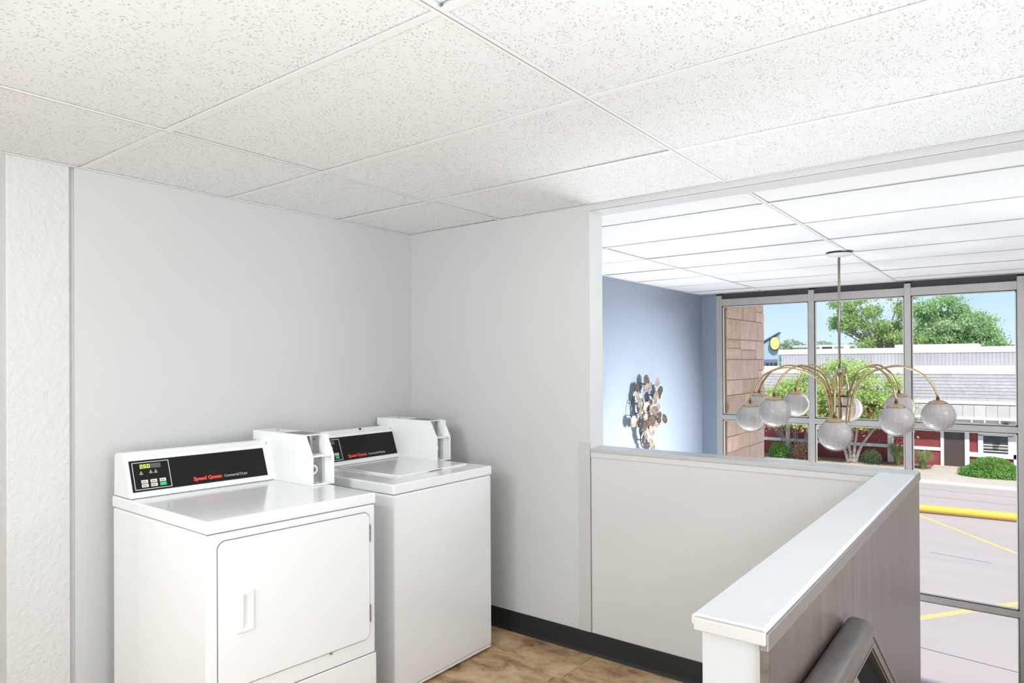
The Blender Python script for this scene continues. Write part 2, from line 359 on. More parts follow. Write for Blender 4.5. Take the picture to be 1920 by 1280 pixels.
# ------------------------------------------------------------ ceilings
T = 0.6096
def ceiling(name, H, xs, ys, tm, dents=()):
    c = struct(empty(name, ((xs[0] + xs[-1]) / 2, (ys[0] + ys[-1]) / 2, H)))
    box('deck', xs[0], xs[-1], ys[0], ys[-1], H + 0.13, H + 0.16, dark, c)
    hw = 0.0118
    for i, x in enumerate(xs):
        x0, x1 = (x - hw, x + hw) if 0 < i < len(xs) - 1 else ((x, x + 0.02) if i == 0 else (x - 0.02, x))
        v, f = join([boxv(x0, x1, ys[0], ys[-1], H, H + 0.0012), boxv((x0 + x1) / 2 - 0.001, (x0 + x1) / 2 + 0.001, ys[0], ys[-1], H, H + 0.03)])
        mk('tee_bar', v, f, tee_m, c)
    for j, y in enumerate(ys):
        y0, y1 = (y - hw, y + hw) if 0 < j < len(ys) - 1 else ((y, y + 0.02) if j == 0 else (y - 0.02, y))
        for i in range(len(xs) - 1):
            v, f = boxv(xs[i] + hw - 0.001, xs[i + 1] - hw + 0.001, y0, y1, H + 0.0002, H + 0.0013)
            mk('cross_tee', v, f, tee_m, c)
    for i in range(len(xs) - 1):
        for j in range(len(ys) - 1):
            dz = 0.002 + random.random() * 0.003
            if (i, j) in dents: dz = 0.012
            a, b_, c0, d0 = xs[i] + 0.004, xs[i + 1] - 0.004, ys[j] + 0.004, ys[j + 1] - 0.004
            z0 = H + dz
            tl = [random.random() * 0.005 for _ in range(4)]
            v, f = boxv(a, b_, c0, d0, z0, z0 + 0.016)
            for q in range(4):
                v[q] = (v[q][0], v[q][1], v[q][2] + tl[q]); v[q + 4] = (v[q + 4][0], v[q + 4][1], v[q + 4][2] + tl[q])
            mk('ceiling_tile', v, f, tm, c)
B1, A0 = 0.6876, 0.5454
xs1 = [0.0, B1, B1 + 2 * T, B1 + 4 * T, 4.65]
ys1 = [0.0, -A0] + [-A0 - T * i for i in range(1, 8)]
ys1 = sorted([y for y in ys1 if y > -5.25]) ; ys1[0] = -5.25 if ys1[0] < -4.9 else ys1[0]
if ys1[0] > -5.2: ys1 = [-5.25] + ys1
nrow = len(ys1) - 1
ceiling('ceiling', H1, [-0.4] + xs1 if False else xs1, ys1, tile1, dents=((2, nrow - 4),))
box('soffit_entry', -0.4, 0.0, -5.25, -2.0, H1, H1 + 0.1, tee_m, None)['kind'] = 'structure'
bpy.data.objects['soffit_entry'].name = 'trim_1'
BX2, AX2 = 1.941, 0.4206
xs2 = [0.035, BX2 - 2 * T, BX2, BX2 + 2 * T, 4.65]
ys2 = [WT] + [AX2 + T * i for i in range(7)] + [YW - 0.03]
ceiling('ceiling', H2, xs2, ys2, tile2)

# ------------------------------------------------------------ window wall
win = struct(empty('window_1', (1.9, YW, -3.0)))
MX = [(0.198, 0.262), (1.153, 1.208), (2.000, 2.054), (2.847, 2.910), (3.70, 3.76), (4.59, 4.65)]
RZ = [(2.014, 2.089), (0.775, 0.830), (-0.812, -0.755), (-3.0, -2.9)]
for x0, x1 in MX:
    box('mullion', x0, x1, YW, YW + 0.05, -3.0, 2.13, alu, win, bevel=0.002)
for (xa, xb) in zip(MX[:-1], MX[1:]):
    a, b_ = xa[1], xb[0]
    for z0, z1 in RZ:
        box('rail', a, b_, YW + 0.004, YW + 0.055, z0, z1, alu, win, bevel=0.002)
    for (zt, zb) in ((RZ[0][0], RZ[1][1]), (RZ[1][0], RZ[2][1]), (RZ[2][0], RZ[3][1])):
        g = 0.006
        fr_ = join([boxv(a, a + g, YW + 0.012, YW + 0.035, zb, zt), boxv(b_ - g, b_, YW + 0.012, YW + 0.035, zb, zt),
                    boxv(a, b_, YW + 0.012, YW + 0.035, zb, zb + g), boxv(a, b_, YW + 0.012, YW + 0.035, zt - g, zt)])
        mk('gasket', *fr_, gask, win)
        g2 = 0.014
        fr_ = join([boxv(a + g, a + g2, YW + 0.02, YW + 0.038, zb + g, zt - g), boxv(b_ - g2, b_ - g, YW + 0.02, YW + 0.038, zb + g, zt - g),
                    boxv(a + g, b_ - g, YW + 0.02, YW + 0.038, zb + g, zb + g2), boxv(a + g, b_ - g, YW + 0.02, YW + 0.038, zt - g2, zt - g)])
        mk('glazing_bead', *fr_, alu_lt, win)
        mk('pane', *boxv(a + g, b_ - g, YW + 0.026, YW + 0.032, zb + g, zt - g), glass, win)
    box('valance', a, b_, YW + 0.03, YW + 0.06, 2.089, 2.15, valm, win)
    # frayed sealant line under the valance
    box('sealant', a, b_, YW + 0.010, YW + 0.03, 2.087, 2.0905, gask, win)

# ------------------------------------------------------------ laundry machines
def text(body, size, m, frame, parent, name='lettering', bold=0.0, sx=1.0, align='LEFT', depth=0.0002):
    """frame(u_, w_) -> (origin, xdir, ydir)"""
    cu = bpy.data.curves.new(name, 'FONT'); cu.body = body; cu.size = size; cu.offset = bold; cu.align_x = align; cu.extrude = depth; cu.resolution_u = 2
    t = bpy.data.objects.new(name, cu); COL.objects.link(t); bpy.context.view_layer.update()
    me = bpy.data.meshes.new_from_object(t); bpy.data.objects.remove(t)
    o_, xd, yd = frame; xd = xd.normalized(); yd = yd.normalized(); zd = xd.cross(yd)
    Mx = Matrix((xd * sx, yd, zd)).transposed().to_4x4()
    me.transform(Mx); me.materials.clear(); me.materials.append(m)
    ob = bpy.data.objects.new(name, me); COL.objects.link(ob); ob.parent = parent; ob.location = Vector(o_) - wloc(parent)
    return ob

def machine(name, label, A, U, V, Wd, dep, washer):
    A = Vector((*A, 0)); U = Vector((*U, 0)); V = Vector((*V, 0))
    P = lambda u, v, z: A + U * u + V * v + Vector((0, 0, z))
    root = empty(name, P(Wd / 2, dep / 2, 0), label, 'dryer' if not washer else 'washing machine', 'coin laundry machines along the grey wall')
    bx = lambda nm, u0, u1, v0, v1, z0, z1, m, par=root, bev=0, seg=2: box(nm, u0, u1, v0, v1, z0, z1, m, par, bevel=bev, T=P, seg=seg)
    zl0 = 0.857
    bx('cabinet', 0.001, Wd - 0.001, 0.001, dep, 0.022, zl0 - 0.0016, enamel, bev=0.010, seg=3)
    bx('lid_seam', 0.006, Wd - 0.006, 0.006, dep - 0.004, zl0 - 0.005, zl0 + 0.002, greyg)
    bx('top_lid', -0.001, Wd + 0.001, -0.001, dep + 0.002, zl0, 0.900, enamel, bev=0.006, seg=3)
    for (u, v) in ((0.05, 0.06), (Wd - 0.05, 0.06), (0.05, dep - 0.06), (Wd - 0.05, dep - 0.06)):
        c = P(u, v, 0); mk('foot', *lathe([(0.02, 0), (0.02, 0.008), (0.009, 0.01), (0.009, 0.03)], c, 12), blk, root)
    mk('side_screw', *lathe([(0.004, 0), (0.004, 0.001), (0, 0.0015)], P(0.012, dep - 0.16, 0.8995), 10), steel_dk, root)
    cv = 0.0 if not washer else 0.016
    cl = 0.005 if not washer else 0.005
    prof = [(0.579, 0.902), (0.580, 0.910), (0.586, 0.918), (0.632, 1.044), (0.640, 1.052), (0.646, 1.0535), (0.655, 1.064), (0.668, 1.070), (0.700, 1.068), (0.722, 1.060), (0.727, 0.902)]
    prof = [(a + cv, b) for a, b in prof]
    v, f = prism(prof, cl, 0.655 if not washer else 0.64, lambda a, p_, q_: P(a, p_, q_))
    con = mk('console', v, f, enamel, root, bevel=0.003)
    mk('console_gap', *prism([(0.583 + cv, 0.8995), (0.583 + cv, 0.9035), (0.722 + cv, 0.9035), (0.722 + cv, 0.8995)], cl + .003, 0.64, lambda a, p_, q_: P(a, p_, q_)), greyg, root)
    # face frame of the tilted panel: origin at u=0, bottom edge
    o0 = P(0, 0.588 + cv, 0.9235); tl = Vector((0, 0, 0)) + V * (0.632 - 0.586) + Vector((0, 0, 1.044 - 0.918)); yd = tl.normalized(); xd = U.normalized(); nd = xd.cross(yd)
    # nd must point to the front
    if nd.dot(-V) < 0: nd = -nd
    def FP(u, w, d=0.0): return o0 + xd * u + yd * w + nd * d
    def plate(nm, u0, u1, w0, w1, m, par, d0=0.0, d1=0.0015, bev=0):
        vv = [FP(u0, w0, d0), FP(u1, w0, d0), FP(u1, w1, d0), FP(u0, w1, d0), FP(u0, w0, d1), FP(u1, w0, d1), FP(u1, w1, d1), FP(u0, w1, d1)]
        return mk(nm, vv, boxv(0, 1, 0, 1, 0, 1)[1], m, par, bevel=bev, seg=1)
    ur = 0.560 if not washer else 0.584
    pan = plate('control_panel', 0.018, ur, 0.0, 0.122, blackp, root, -0.001, 0.002)
    def line(pts, m, nm='outline', w=0.0011, d=0.0022):
        parts = []
        for (a, b_) in zip(pts, pts[1:] + pts[:1]):
            (u0, w0), (u1, w1) = a, b_
            if abs(u0 - u1) > abs(w0 - w1): q = [(min(u0, u1) - w, w0 - w), (max(u0, u1) + w, w0 - w), (max(u0, u1) + w, w0 + w), (min(u0, u1) - w, w0 + w)]
            else: q = [(u0 - w, min(w0, w1)), (u0 + w, min(w0, w1)), (u0 + w, max(w0, w1)), (u0 - w, max(w0, w1))]
            vv = [FP(x, y, 0.0018) for x, y in q] + [FP(x, y, d) for x, y in q]
            parts.append((vv, boxv(0, 1, 0, 1, 0, 1)[1]))
        return mk(nm, *join(parts), m, pan)
    lu0, lu1 = (0.028, 0.160) if not washer else (0.090, 0.222)
    line([(lu0, 0.008), (lu1, 0.008), (lu1, 0.113), (lu0, 0.113)], white_line)
    du = lu0 - 0.028
    plate('display', 0.053 + du, 0.130 + du, 0.088, 0.106, lcd, pan, 0.0015, 0.0024)
    if not washer:
        segs = {'2': 'abged', '5': 'afgcd', '0': 'abcdef'}; dp = []
        def bar(u0, u1, w0, w1):
            vv = [FP(u0, w0, .0025), FP(u1, w0, .0025), FP(u1, w1, .0025), FP(u0, w1, .0025), FP(u0, w0, .0030), FP(u1, w0, .0030), FP(u1, w1, .0030), FP(u0, w1, .0030)]
            dp.append((vv, boxv(0, 1, 0, 1, 0, 1)[1]))
        for c_, u0 in (('2', 0.0545), ('5', 0.0675), ('0', 0.0805)):
            w, h, t, wb = 0.0090, 0.0140, 0.0018, 0.0900
            G_ = {'a': (u0, u0 + w, wb + h - t, wb + h), 'd': (u0, u0 + w, wb, wb + t), 'g': (u0, u0 + w, wb + h / 2 - t / 2, wb + h / 2 + t / 2),
                  'f': (u0, u0 + t, wb + h / 2, wb + h), 'b': (u0 + w - t, u0 + w, wb + h / 2, wb + h), 'e': (u0, u0 + t, wb, wb + h / 2), 'c': (u0 + w - t, u0 + w, wb, wb + h / 2)}
            for q_ in segs[c_]: bar(*G_[q_])
        bar(0.0645, 0.0662, 0.0900, 0.0918)
        mk('digits', *join(dp), led, pan)
    # little lamp symbols, legible only as marks
    for (uu, ww) in ((0.056, 0.066), (0.091, 0.068), (0.109, 0.068)):
        q = []
        for k in range(3):
            w_ = 0.002 + 0.0022 * k
            q.append(([FP(uu + du - w_, ww + 0.010 - 0.005 * k, .0018), FP(uu + du + w_, ww + 0.010 - 0.005 * k, .0018), FP(uu + du + w_, ww + 0.0125 - 0.005 * k, .0018), FP(uu + du - w_, ww + 0.0125 - 0.005 * k, .0018),
                       FP(uu + du - w_, ww + 0.010 - 0.005 * k, .0022), FP(uu + du + w_, ww + 0.010 - 0.005 * k, .0022), FP(uu + du + w_, ww + 0.0125 - 0.005 * k, .0022), FP(uu + du - w_, ww + 0.0125 - 0.005 * k, .0022)], boxv(0, 1, 0, 1, 0, 1)[1]))
        mk('symbol', *join(q), grey_print, pan)
    for i in range(3):
        for j in range(2):
            gm = btn_g if (i == 2 and j == 0) else btn_w
            u0 = 0.052 + du + i * 0.033; w0 = 0.0155 + j * 0.0155
            b = plate('button', u0, u0 + 0.0235, w0, w0 + 0.0125, gm, pan, 0.0015, 0.003)
            if gm is btn_g: b['label'] = 'green start button'
            else:
                q = []
                for k, (a_, h_) in enumerate(((0.004, .006), (0.0075, .005), (0.0115, .006), (0.0155, .005))):
                    vv = [FP(u0 + a_, w0 + 0.003, .0028), FP(u0 + a_ + .0026, w0 + 0.003, .0028), FP(u0 + a_ + .0026, w0 + 0.003 + h_, .0028), FP(u0 + a_, w0 + 0.003 + h_, .0028)]
                    vv += [x + nd * 0.0004 for x in vv]; q.append((vv, boxv(0, 1, 0, 1, 0, 1)[1]))
                mk('button_marks', *join(q), greyg, pan)
    if not washer:
        text('Speed Queen', 0.0205, red_print, (FP(0.246, 0.016, 0.0022), xd, yd), pan, 'brand_lettering', bold=0.0009, sx=1.03)
        text('Commercial Dryer', 0.0165, grey_print, (FP(0.370, 0.016, 0.0022), xd, yd), pan, 'type_lettering', sx=0.79)
    else:
        text('Speed Queen', 0.0205, red_print, (FP(0.258, 0.013, 0.0022), xd, yd), pan, 'brand_lettering', bold=0.0009, sx=1.06)
        text('Commercial Washer', 0.0165, grey_print, (FP(0.388, 0.013, 0.0022), xd, yd), pan, 'type_lettering', sx=0.82)
        mk('plug', *lathe([(0.0075, 0), (0.0075, 0.004), (0.004, 0.006)], P(0.385, 0.655 + cv, 1.0645), 12), blk, root)
    # coin box
    dv = 0.0 if not washer else 0.010
    ua, ub = 0.5865, 0.690
    cvx = 0.612 + cv
    side = [(0.300 + dv, 0.9005), (0.300 + dv, 1.022), (0.349 + dv, 1.109), (0.750 + cv, 1.109), (0.750 + cv, 1.068), (0.640 + cv, 1.060), (0.583 + cv, 0.915), (0.583 + cv, 0.9005)]
    th = 0.0045
    sh = []
    for s in ((ua, ua + th), (ub - th, ub)): sh.append(prism(side, s[0], s[1], lambda a, p_, q_: P(a, p_, q_)))
    sh.append(boxv(ua + th, ub - th, 0.3495 + dv, 0.7495 + cv, 1.1050, 1.1086, P))
    sh.append(boxv(ua + th, ub - th, 0.744 + cv, 0.7496 + cv, 1.0685, 1.1049, P))
    sh.append(boxv(ua + th, ub - th, 0.302 + dv, 0.58 + cv, 0.901, 0.908, P))
    # front lips of the side plates
    sh.append(boxv(ub - 0.012, ub - th, 0.3005 + dv, 0.303 + dv, 0.9085, 1.018, P))
    cbx = mk('coin_box', *join(sh), enamel2, root)
    bx('vault_plate', ua + th, ub - 0.024, 0.352 + dv, 0.372 + dv, 0.908, 1.018, chrome, cbx)
    bx('coin_slide_plate', ua + th, ub - 0.024, 0.372 + dv, 0.38 + dv, 1.026, 1.105, steel_dk, cbx)
    bx('inner_cheek', ub - 0.024, ub - 0.0045, 0.330 + dv, 0.40 + dv, 0.908, 1.105, enamel2, cbx)
    bx('shelf', ua + th, ub - th, 0.305 + dv, 0.40 + dv, 1.018, 1.026, enamel2, cbx, 0.001, 1)
    bx('top_decal', ua + 0.010, ub - 0.010, 0.375 + dv, 0.52 + dv, 1.109, 1.1096, steel_dk, cbx)
    bx('coin_chute', ua + 0.024, ua + 0.036, 0.352 + dv, 0.374 + dv, 1.045, 1.105, chrome, cbx, 0.002, 1)
    bx('coin_slot', ua + 0.046, ua + 0.062, 0.3705 + dv, 0.373 + dv, 1.086, 1.089, dark, cbx)
    for (a_, b_) in ((0.012, 0.026), (0.046, 0.060)):
        bx('drain_slot', ua + a_, ua + b_, 0.318 + dv, 0.326 + dv, 0.9075, 0.9085, dark, cbx)
    lc = Vector((0, 0, 0)); rings = []
    def disc(nm, uc, vc, zc, r0, r1, h, m):
        vv = []; ff = []; n = 28
        for (rr, hh) in ((r1, 0), (r1, h), (r0, h), (r0, h * 0.35)):
            for k in range(n):
                a = 2 * pi * k / n; vv.append(P(uc + rr * cos(a), vc - hh, zc + rr * sin(a)))
        for i in range(3):
            for k in range(n):
                k2 = (k + 1) % n; ff.append((i * n + k, i * n + k2, (i + 1) * n + k2, (i + 1) * n + k))
        ff.append(tuple(3 * n + k for k in range(n)))
        return mk(nm, vv, ff, m, cbx, smooth=False)
    lu, lv, lz = ua + 0.034, 0.352 + dv, 0.962
    disc('lock_ring', lu, lv, lz, 0.022, 0.029, 0.004, steel_dk)
    disc('lock_ring', lu, lv - 0.001, lz, 0.012, 0.021, 0.008, enamel2)
    disc('lock_ring', lu, lv - 0.004, lz, 0.007, 0.012, 0.006, chrome)
    bx('keyhole', lu - 0.0014, lu + 0.0014, lv - 0.0095, lv - 0.007, lz - 0.005, lz + 0.005, dark, cbx)
    for (a_, z_) in ((ub - 0.034, 1.008), (ub - 0.034, 0.925)):
        disc('rivet', a_, lv, z_, 0.002, 0.0045, 0.003, chrome)
    mk('top_knob', *lathe([(0.003, 0), (0.003, 0.006), (0.006, 0.007), (0.006, 0.010), (0, 0.011)], P(ua + 0.04, 0.62 + cv, 1.109), 12), chrome, cbx)
    if not washer:
        # door: a rounded plate standing proud of a dark reveal
        def rr(u0, u1, z0, z1, r, n=6):
            pts = []
            for (cx, cz, a0) in ((u1 - r, z0 + r, -pi / 2), (u1 - r, z1 - r, 0), (u0 + r, z1 - r, pi / 2), (u0 + r, z0 + r, pi)):
                for k in range(n + 1):
                    a = a0 + pi / 2 * k / n; pts.append((cx + r * cos(a), cz + r * sin(a)))
            return pts
        mk('door_reveal', *prism(rr(0.0330, 0.6325, 0.3345, 0.8305, 0.028), -0.0006, 0.003, lambda a, p_, q_: P(p_, a, q_)), greyg, root)
        door = mk('door', *prism(rr(0.0355, 0.630, 0.3375, 0.8275, 0.026), -0.004, 0.003, lambda a, p_, q_: P(p_, a, q_)), enamel, root, bevel=0.0012)
        # pull: a raised rim round a sloping pocket
        u0, u1, z0, z1 = 0.092, 0.157, 0.512, 0.652
        rim = [(-0.004, 0.0), (-0.009, 0.008), (-0.010, 0.014)]
        vv = []; ff = []
        loops = [(u0, u1, z0, z1, -0.0035), (u0 + 0.004, u1 - 0.004, z0 + 0.004, z1 - 0.004, -0.010), (u0 + 0.026, u1 - 0.008, z0 + 0.012, z1 - 0.012, -0.010),
                 (u0 + 0.030, u1 - 0.018, z0 + 0.018, z1 - 0.020, -0.0045)]
        for (a, b, c_, d, vv_) in loops: vv += [P(a, vv_, c_), P(b, vv_, c_), P(b, vv_, d), P(a, vv_, d)]
        for i in range(3):
            for k in range(4):
                k2 = (k + 1) % 4; ff.append((i * 4 + k, i * 4 + k2, (i + 1) * 4 + k2, (i + 1) * 4 + k))
        ff.append((12, 13, 14, 15)); ff.append((3, 2, 1, 0))
        mk('handle', vv, ff, enamel, door, bevel=0.0015)
        for (z0, z1) in ((0.712, 0.780), (0.400, 0.467)):
            h = bx('hinge', 0.6285, 0.6345, -0.0065, 0.002, z0, z1, steel_dk)
            for zz in (z0 + 0.012, z0 + 0.033, z0 + 0.055): bx('pin', 0.630, 0.6335, -0.008, -0.006, zz - 0.003, zz + 0.003, greyg, h)
        bx('catch', 0.452, 0.462, -0.004, 0.002, 0.328, 0.338, steel_dk)
        bx('panel_seam', 0.004, Wd - 0.004, -0.0004, 0.01, 0.2735, 0.2765, greyg)
        bx('toe_panel', 0.0005, Wd - 0.0005, -0.0025, 0.01, 0.03, 0.2735, enamel, root, 0.004)
    else:
        ld = bx('wash_lid', 0.146, 0.600, 0.120, 0.560, 0.8995, 0.9075, enamel, root, 0.003)
        bx('lid_grip', 0.33, 0.42, 0.118, 0.135, 0.9005, 0.9035, greyg, ld)
        bx('front_corner_seam', 0.0005, 0.0035, -0.0005, 0.004, 0.03, zl0 - 0.006, enamel)
        bx('bottom_flange', 0.006, Wd - 0.006, 0.003, 0.03, 0.012, 0.022, enamel2, root, 0.003)
    return root
machine('clothes_dryer', 'white front-loading clothes dryer with black control panel showing 2.50, nearest the stucco column', (0.807, -1.698), (0.08292, 0.99656), (-0.99981, 0.01925), 0.6633, 0.7271, False)
machine('washing_machine', 'white top-loading washing machine with plain front, between the dryer and the corner', (0.803, -0.887), (0.0, 1.0), (-1.0, 0.0), 0.648, 0.700, True)

# ------------------------------------------------------------ stair handrail
RX0, RX1 = 2.590, 2.645
hr = empty('handrail', (2.62, -1.5, -0.0), 'bronze-brown handrail with rounded cap bending downstairs beside the half wall', 'handrail')
ap = Vector((0, -1.209, 0.838)); sl = Vector((0, 0.334, -0.239)).normalized()
def rail_profile(nm, off0, off1, x0, x1, m, y_start=-1.742, L=2.4, bev=0, crown=0):
    """bar between two offsets (distance below the rail line), level and then sloping"""
    pts = []
    nv = Vector((0, sl.z, -sl.y))  # normal pointing down from slope
    nv = -nv if nv.z > 0 else nv
    def corner(off):
        # line level: z = ap.z-off ; slope line offset along nv
        p0 = ap + nv * off; t = ((ap.z - off) - p0.z) / sl.z; return p0 + sl * t
    a0, a1 = corner(off0), corner(off1)
    e0, e1 = a0 + sl * L, a1 + sl * L
    s0, s1 = Vector((0, y_start, a0.z)), Vector((0, y_start, a1.z))
    poly = [s0, a0, e0, e1, a1, s1]
    v, f = [], []
    if crown:
        n = 8; V_ = []
        for P_, Q_ in ((s0, s1), (a0, a1), (e0, e1)):
            ring = []
            for k in range(n + 1):
                t = k / n; x = x0 + (x1 - x0) * t; h = crown * (1 - (2 * t - 1) ** 4) - crown * 0.6 * t * t
                ring.append(Vector((x, P_.y, P_.z)) + (Vector((0, 0, 1)) * h))
            ring += [Vector((x1, Q_.y, Q_.z)), Vector((x0, Q_.y, Q_.z))]
            V_.append(ring)
        m_ = len(V_[0])
        for r_ in V_: v += r_
        for i in range(2):
            for k in range(m_):
                k2 = (k + 1) % m_; f.append((i * m_ + k, i * m_ + k2, (i + 1) * m_ + k2, (i + 1) * m_ + k))
        f += [tuple(range(m_)), tuple(range(3 * m_ - 1, 2 * m_ - 1, -1))]
    else:
        for x in (x0, x1): v += [Vector((x, p.y, p.z)) for p in poly]
        f = [(0, 1, 4, 5), (1, 2, 3, 4), (6, 11, 10, 7), (7, 10, 9, 8), (0, 6, 7, 1), (1, 7, 8, 2), (2, 8, 9, 3), (3, 9, 10, 4), (4, 10, 11, 5), (5, 11, 6, 0)]
    return mk(nm, v, f, m, hr, bevel=bev)
cap_o = rail_profile('cap_rail', -0.002, 0.020, RX0, RX1, rail_m, crown=0.011, bev=0.0015)
rail_profile('fascia', 0.020, 0.036, RX0 + 0.004, RX1 - 0.002, rail_m, bev=0.001)
rail_profile('bead', 0.0365, 0.040, RX0 + 0.004, RX1 - 0.0005, rail_in, bev=0.001)
rail_profile('bead', 0.0425, 0.046, RX0 + 0.004, RX1 - 0.003, rail_in, bev=0.001)
rail_profile('groove', 0.040, 0.0425, RX0 + 0.004, RX1 - 0.008, blk)
nv = Vector((0, -sl.z, sl.y)); nv = nv if nv.z < 0 else -nv
def slab(nm, q, x0, x1, m):
    v = [Vector((x, p[0], p[1])) for x in (x0, x1) for p in q]; n = len(q)
    f = [tuple(range(n)), tuple(range(2 * n - 1, n - 1, -1))] + [(i, (i + 1) % n, n + (i + 1) % n, n + i) for i in range(n)]
    return mk(nm, v, f, m, hr)
def along(p, L): return (p[0] + sl.y * L, p[1] + sl.z * L)
pa, pb = (-1.255, 0.7925), (-1.374, 0.7925)
slab('black_slot', [pa, along(pa, 2.2), along(pb, 2.2), pb], RX0 + 0.01, RX1 - 0.012, blk)
pc = (-1.70, 0.7925)
slab('side_panel', [pb, along(pb, 2.2), (along(pb, 2.2)[0] - 0.3, along(pb, 2.2)[1]), (-1.70, 0.45), pc], RX0 + 0.006, RX1 - 0.006, rail_in)

# ------------------------------------------------------------ chandelier
CX, CY = 1.895, 2.190
ch = empty('chandelier', (CX, CY, 2.14), 'brass chandelier with nine arching arms and ribbed white globes hanging before the window', 'chandelier')
mk('ceiling_canopy', *lathe([(0.02, 0.0), (0.06, 0.006), (0.086, 0.018), (0.086, 0.022), (0.0, 0.022)], (CX, CY, 2.115), 32), white_trim, ch, smooth=False)
mk('canopy_shadow_gap', *lathe([(0.080, 0.0), (0.080, 0.010)], (CX, CY, 2.1365), 28), dark, ch)  # black disc put in for the shadow between canopy and ceiling
mk('stem', *tube([(CX, CY, 2.112), (CX - 0.003, CY, 1.35)], 0.0085, 12), stem_m, ch, smooth=True)
mk('ball', *lathe([(0.0001, -0.026), (0.014, -0.022), (0.023, -0.012), (0.026, 0), (0.023, 0.012), (0.014, 0.022), (0.0001, 0.026)], (CX - 0.003, CY, 1.335), 20), stem_m, ch, smooth=True)
mk('centre_tube', *tube([(CX, CY, 1.32), (CX, CY, 1.02)], 0.012, 12), brass, ch, smooth=True)
for z_ in (1.165, 1.095): mk('collar', *lathe([(0.055 + (z_ - 1.09) * 0.15, 0), (0.061 + (z_ - 1.09) * 0.15, 0.004), (0.055 + (z_ - 1.09) * 0.15, 0.008)], (CX, CY, z_), 20), dk_brass, ch)
mk('hub_plate', *lathe([(0.075, 0), (0.075, 0.008), (0.02, 0.012)], (CX, CY, 1.205), 24), brass_cap, ch)
GL = [(2, .540, 1.077, -120), (3, .563, 1.076, 120), (4, .522, 1.071, 160), (5, .555, .955, -80), (6, .551, 1.042, -40), (7, .645, 1.052, 0), (8, .548, 1.076, 40), (9, .485, 1.054, 80), (1, .514, 1.012, -160)]
GR = 0.094
for (k, R, zg, an) in GL:
    a = radians(an + 6)
    gx, gy = 1.811 + R * cos(a), 2.224 + R * sin(a)
    dx, dy = gx - CX, gy - CY; RR = sqrt(dx * dx + dy * dy); ux, uy = dx / RR, dy / RR
    q = lambda r, z: (CX + ux * r, CY + uy * r, z)
    lift = (zg - 1.07) * 0.25
    pts = catmull([q(0.052, 0.985), q(0.064, 1.08), q(0.080, 1.175), q(0.118, 1.272 + lift), q(0.20 * RR / 0.55, 1.345 + lift), q(0.62 * RR, 1.377 + lift), q(0.83 * RR, 1.33 + lift), q(0.95 * RR, 1.255 + lift * 1.5), q(RR, zg + GR + 0.03)], 8)
    arm = mk('arm', *tube(pts, 0.0070, 10), brass, ch, smooth=True)
    mk('socket_neck', *lathe([(0.010, 0), (0.010, 0.012), (0.007, 0.022)], (gx, gy, zg + GR + 0.006), 12), dk_brass, arm)
    mk('globe_cap', *lathe([(0.056, -0.012), (0.050, -0.002), (0.030, 0.007), (0.012, 0.011)], (gx, gy, zg + GR - 0.003), 24), brass_cap, arm)
    n = 20; prof = [(max(1e-4, GR * sin(pi * i / n)), -GR * cos(pi * i / n)) for i in range(n + 1)]
    mk('globe', *lathe(prof, (gx, gy, zg), 96, flute=0.020, nfl=16), opal, arm, smooth=True)
    GO = 0.101; prof = [(max(1e-4, GO * sin(pi * i / n)), -GO * cos(pi * i / n)) for i in range(n + 1)]
    mk('outer_globe', *lathe(prof, (gx + 0.004, gy - 0.002, zg - 0.003), 32), glass2, arm, smooth=True)

# ------------------------------------------------------------ wall art
art_m = mat('brushed_bronze', (0.26, 0.19, 0.15), 0.28, 0.85, vcol=(0.07, 0.05, 0.045), vscale=9, stretch=(1, 2, 9))
art_l = mat('brushed_champagne', (0.66, 0.56, 0.48), 0.28, 0.8, vcol=(0.22, 0.17, 0.14), vscale=8, stretch=(1, 2, 7))
wire_m = mat('black_wire', (0.01, 0.012, 0.02), 0.5)
DISCS = [(365, 245, 120, 1), (412, 320, 75, 0), (255, 350, 110, 1), (255, 450, 100, 0), (510, 262, 80, 0), (540, 395, 130, 1), (485, 465, 120, 0), (275, 545, 110, 0), (365, 590, 110, 0),
         (415, 545, 90, 1), (420, 612, 80, 0), (518, 590, 75, 0), (480, 650, 100, 1), (285, 680, 105, 0), (355, 722, 70, 0), (195, 780, 110, 0), (262, 795, 90, 1), (350, 840, 130, 1),
         (425, 790, 140, 1), (540, 725, 110, 1), (510, 795, 90, 0), (605, 745, 90, 1), (350, 950, 100, 0), (430, 905, 100, 0), (325, 1015, 90, 1), (435, 1090, 120, 0), (380, 1105, 70, 1), (365, 330, 90, 0)]
def on_blue(px, py, X):
    """a point of the artwork on the blue wall, at distance X from the room's left plane"""
    xp, yp = 1160 + px / 7.11, 680 + py / 7.11
    d = fw2 + rt3 * ((xp - 960) / F_PX) + up3 * ((640 - yp + SHIFT) / F_PX)
    t = (X - CAM.x) / d.x; return CAM + d * t
art = empty('wall_sculpture', on_blue(380, 1100, 0.04), 'metal wall sculpture of bronze and champagne discs on black wires, on blue wall', 'wall art')
dk_pts = []
random.seed(3)
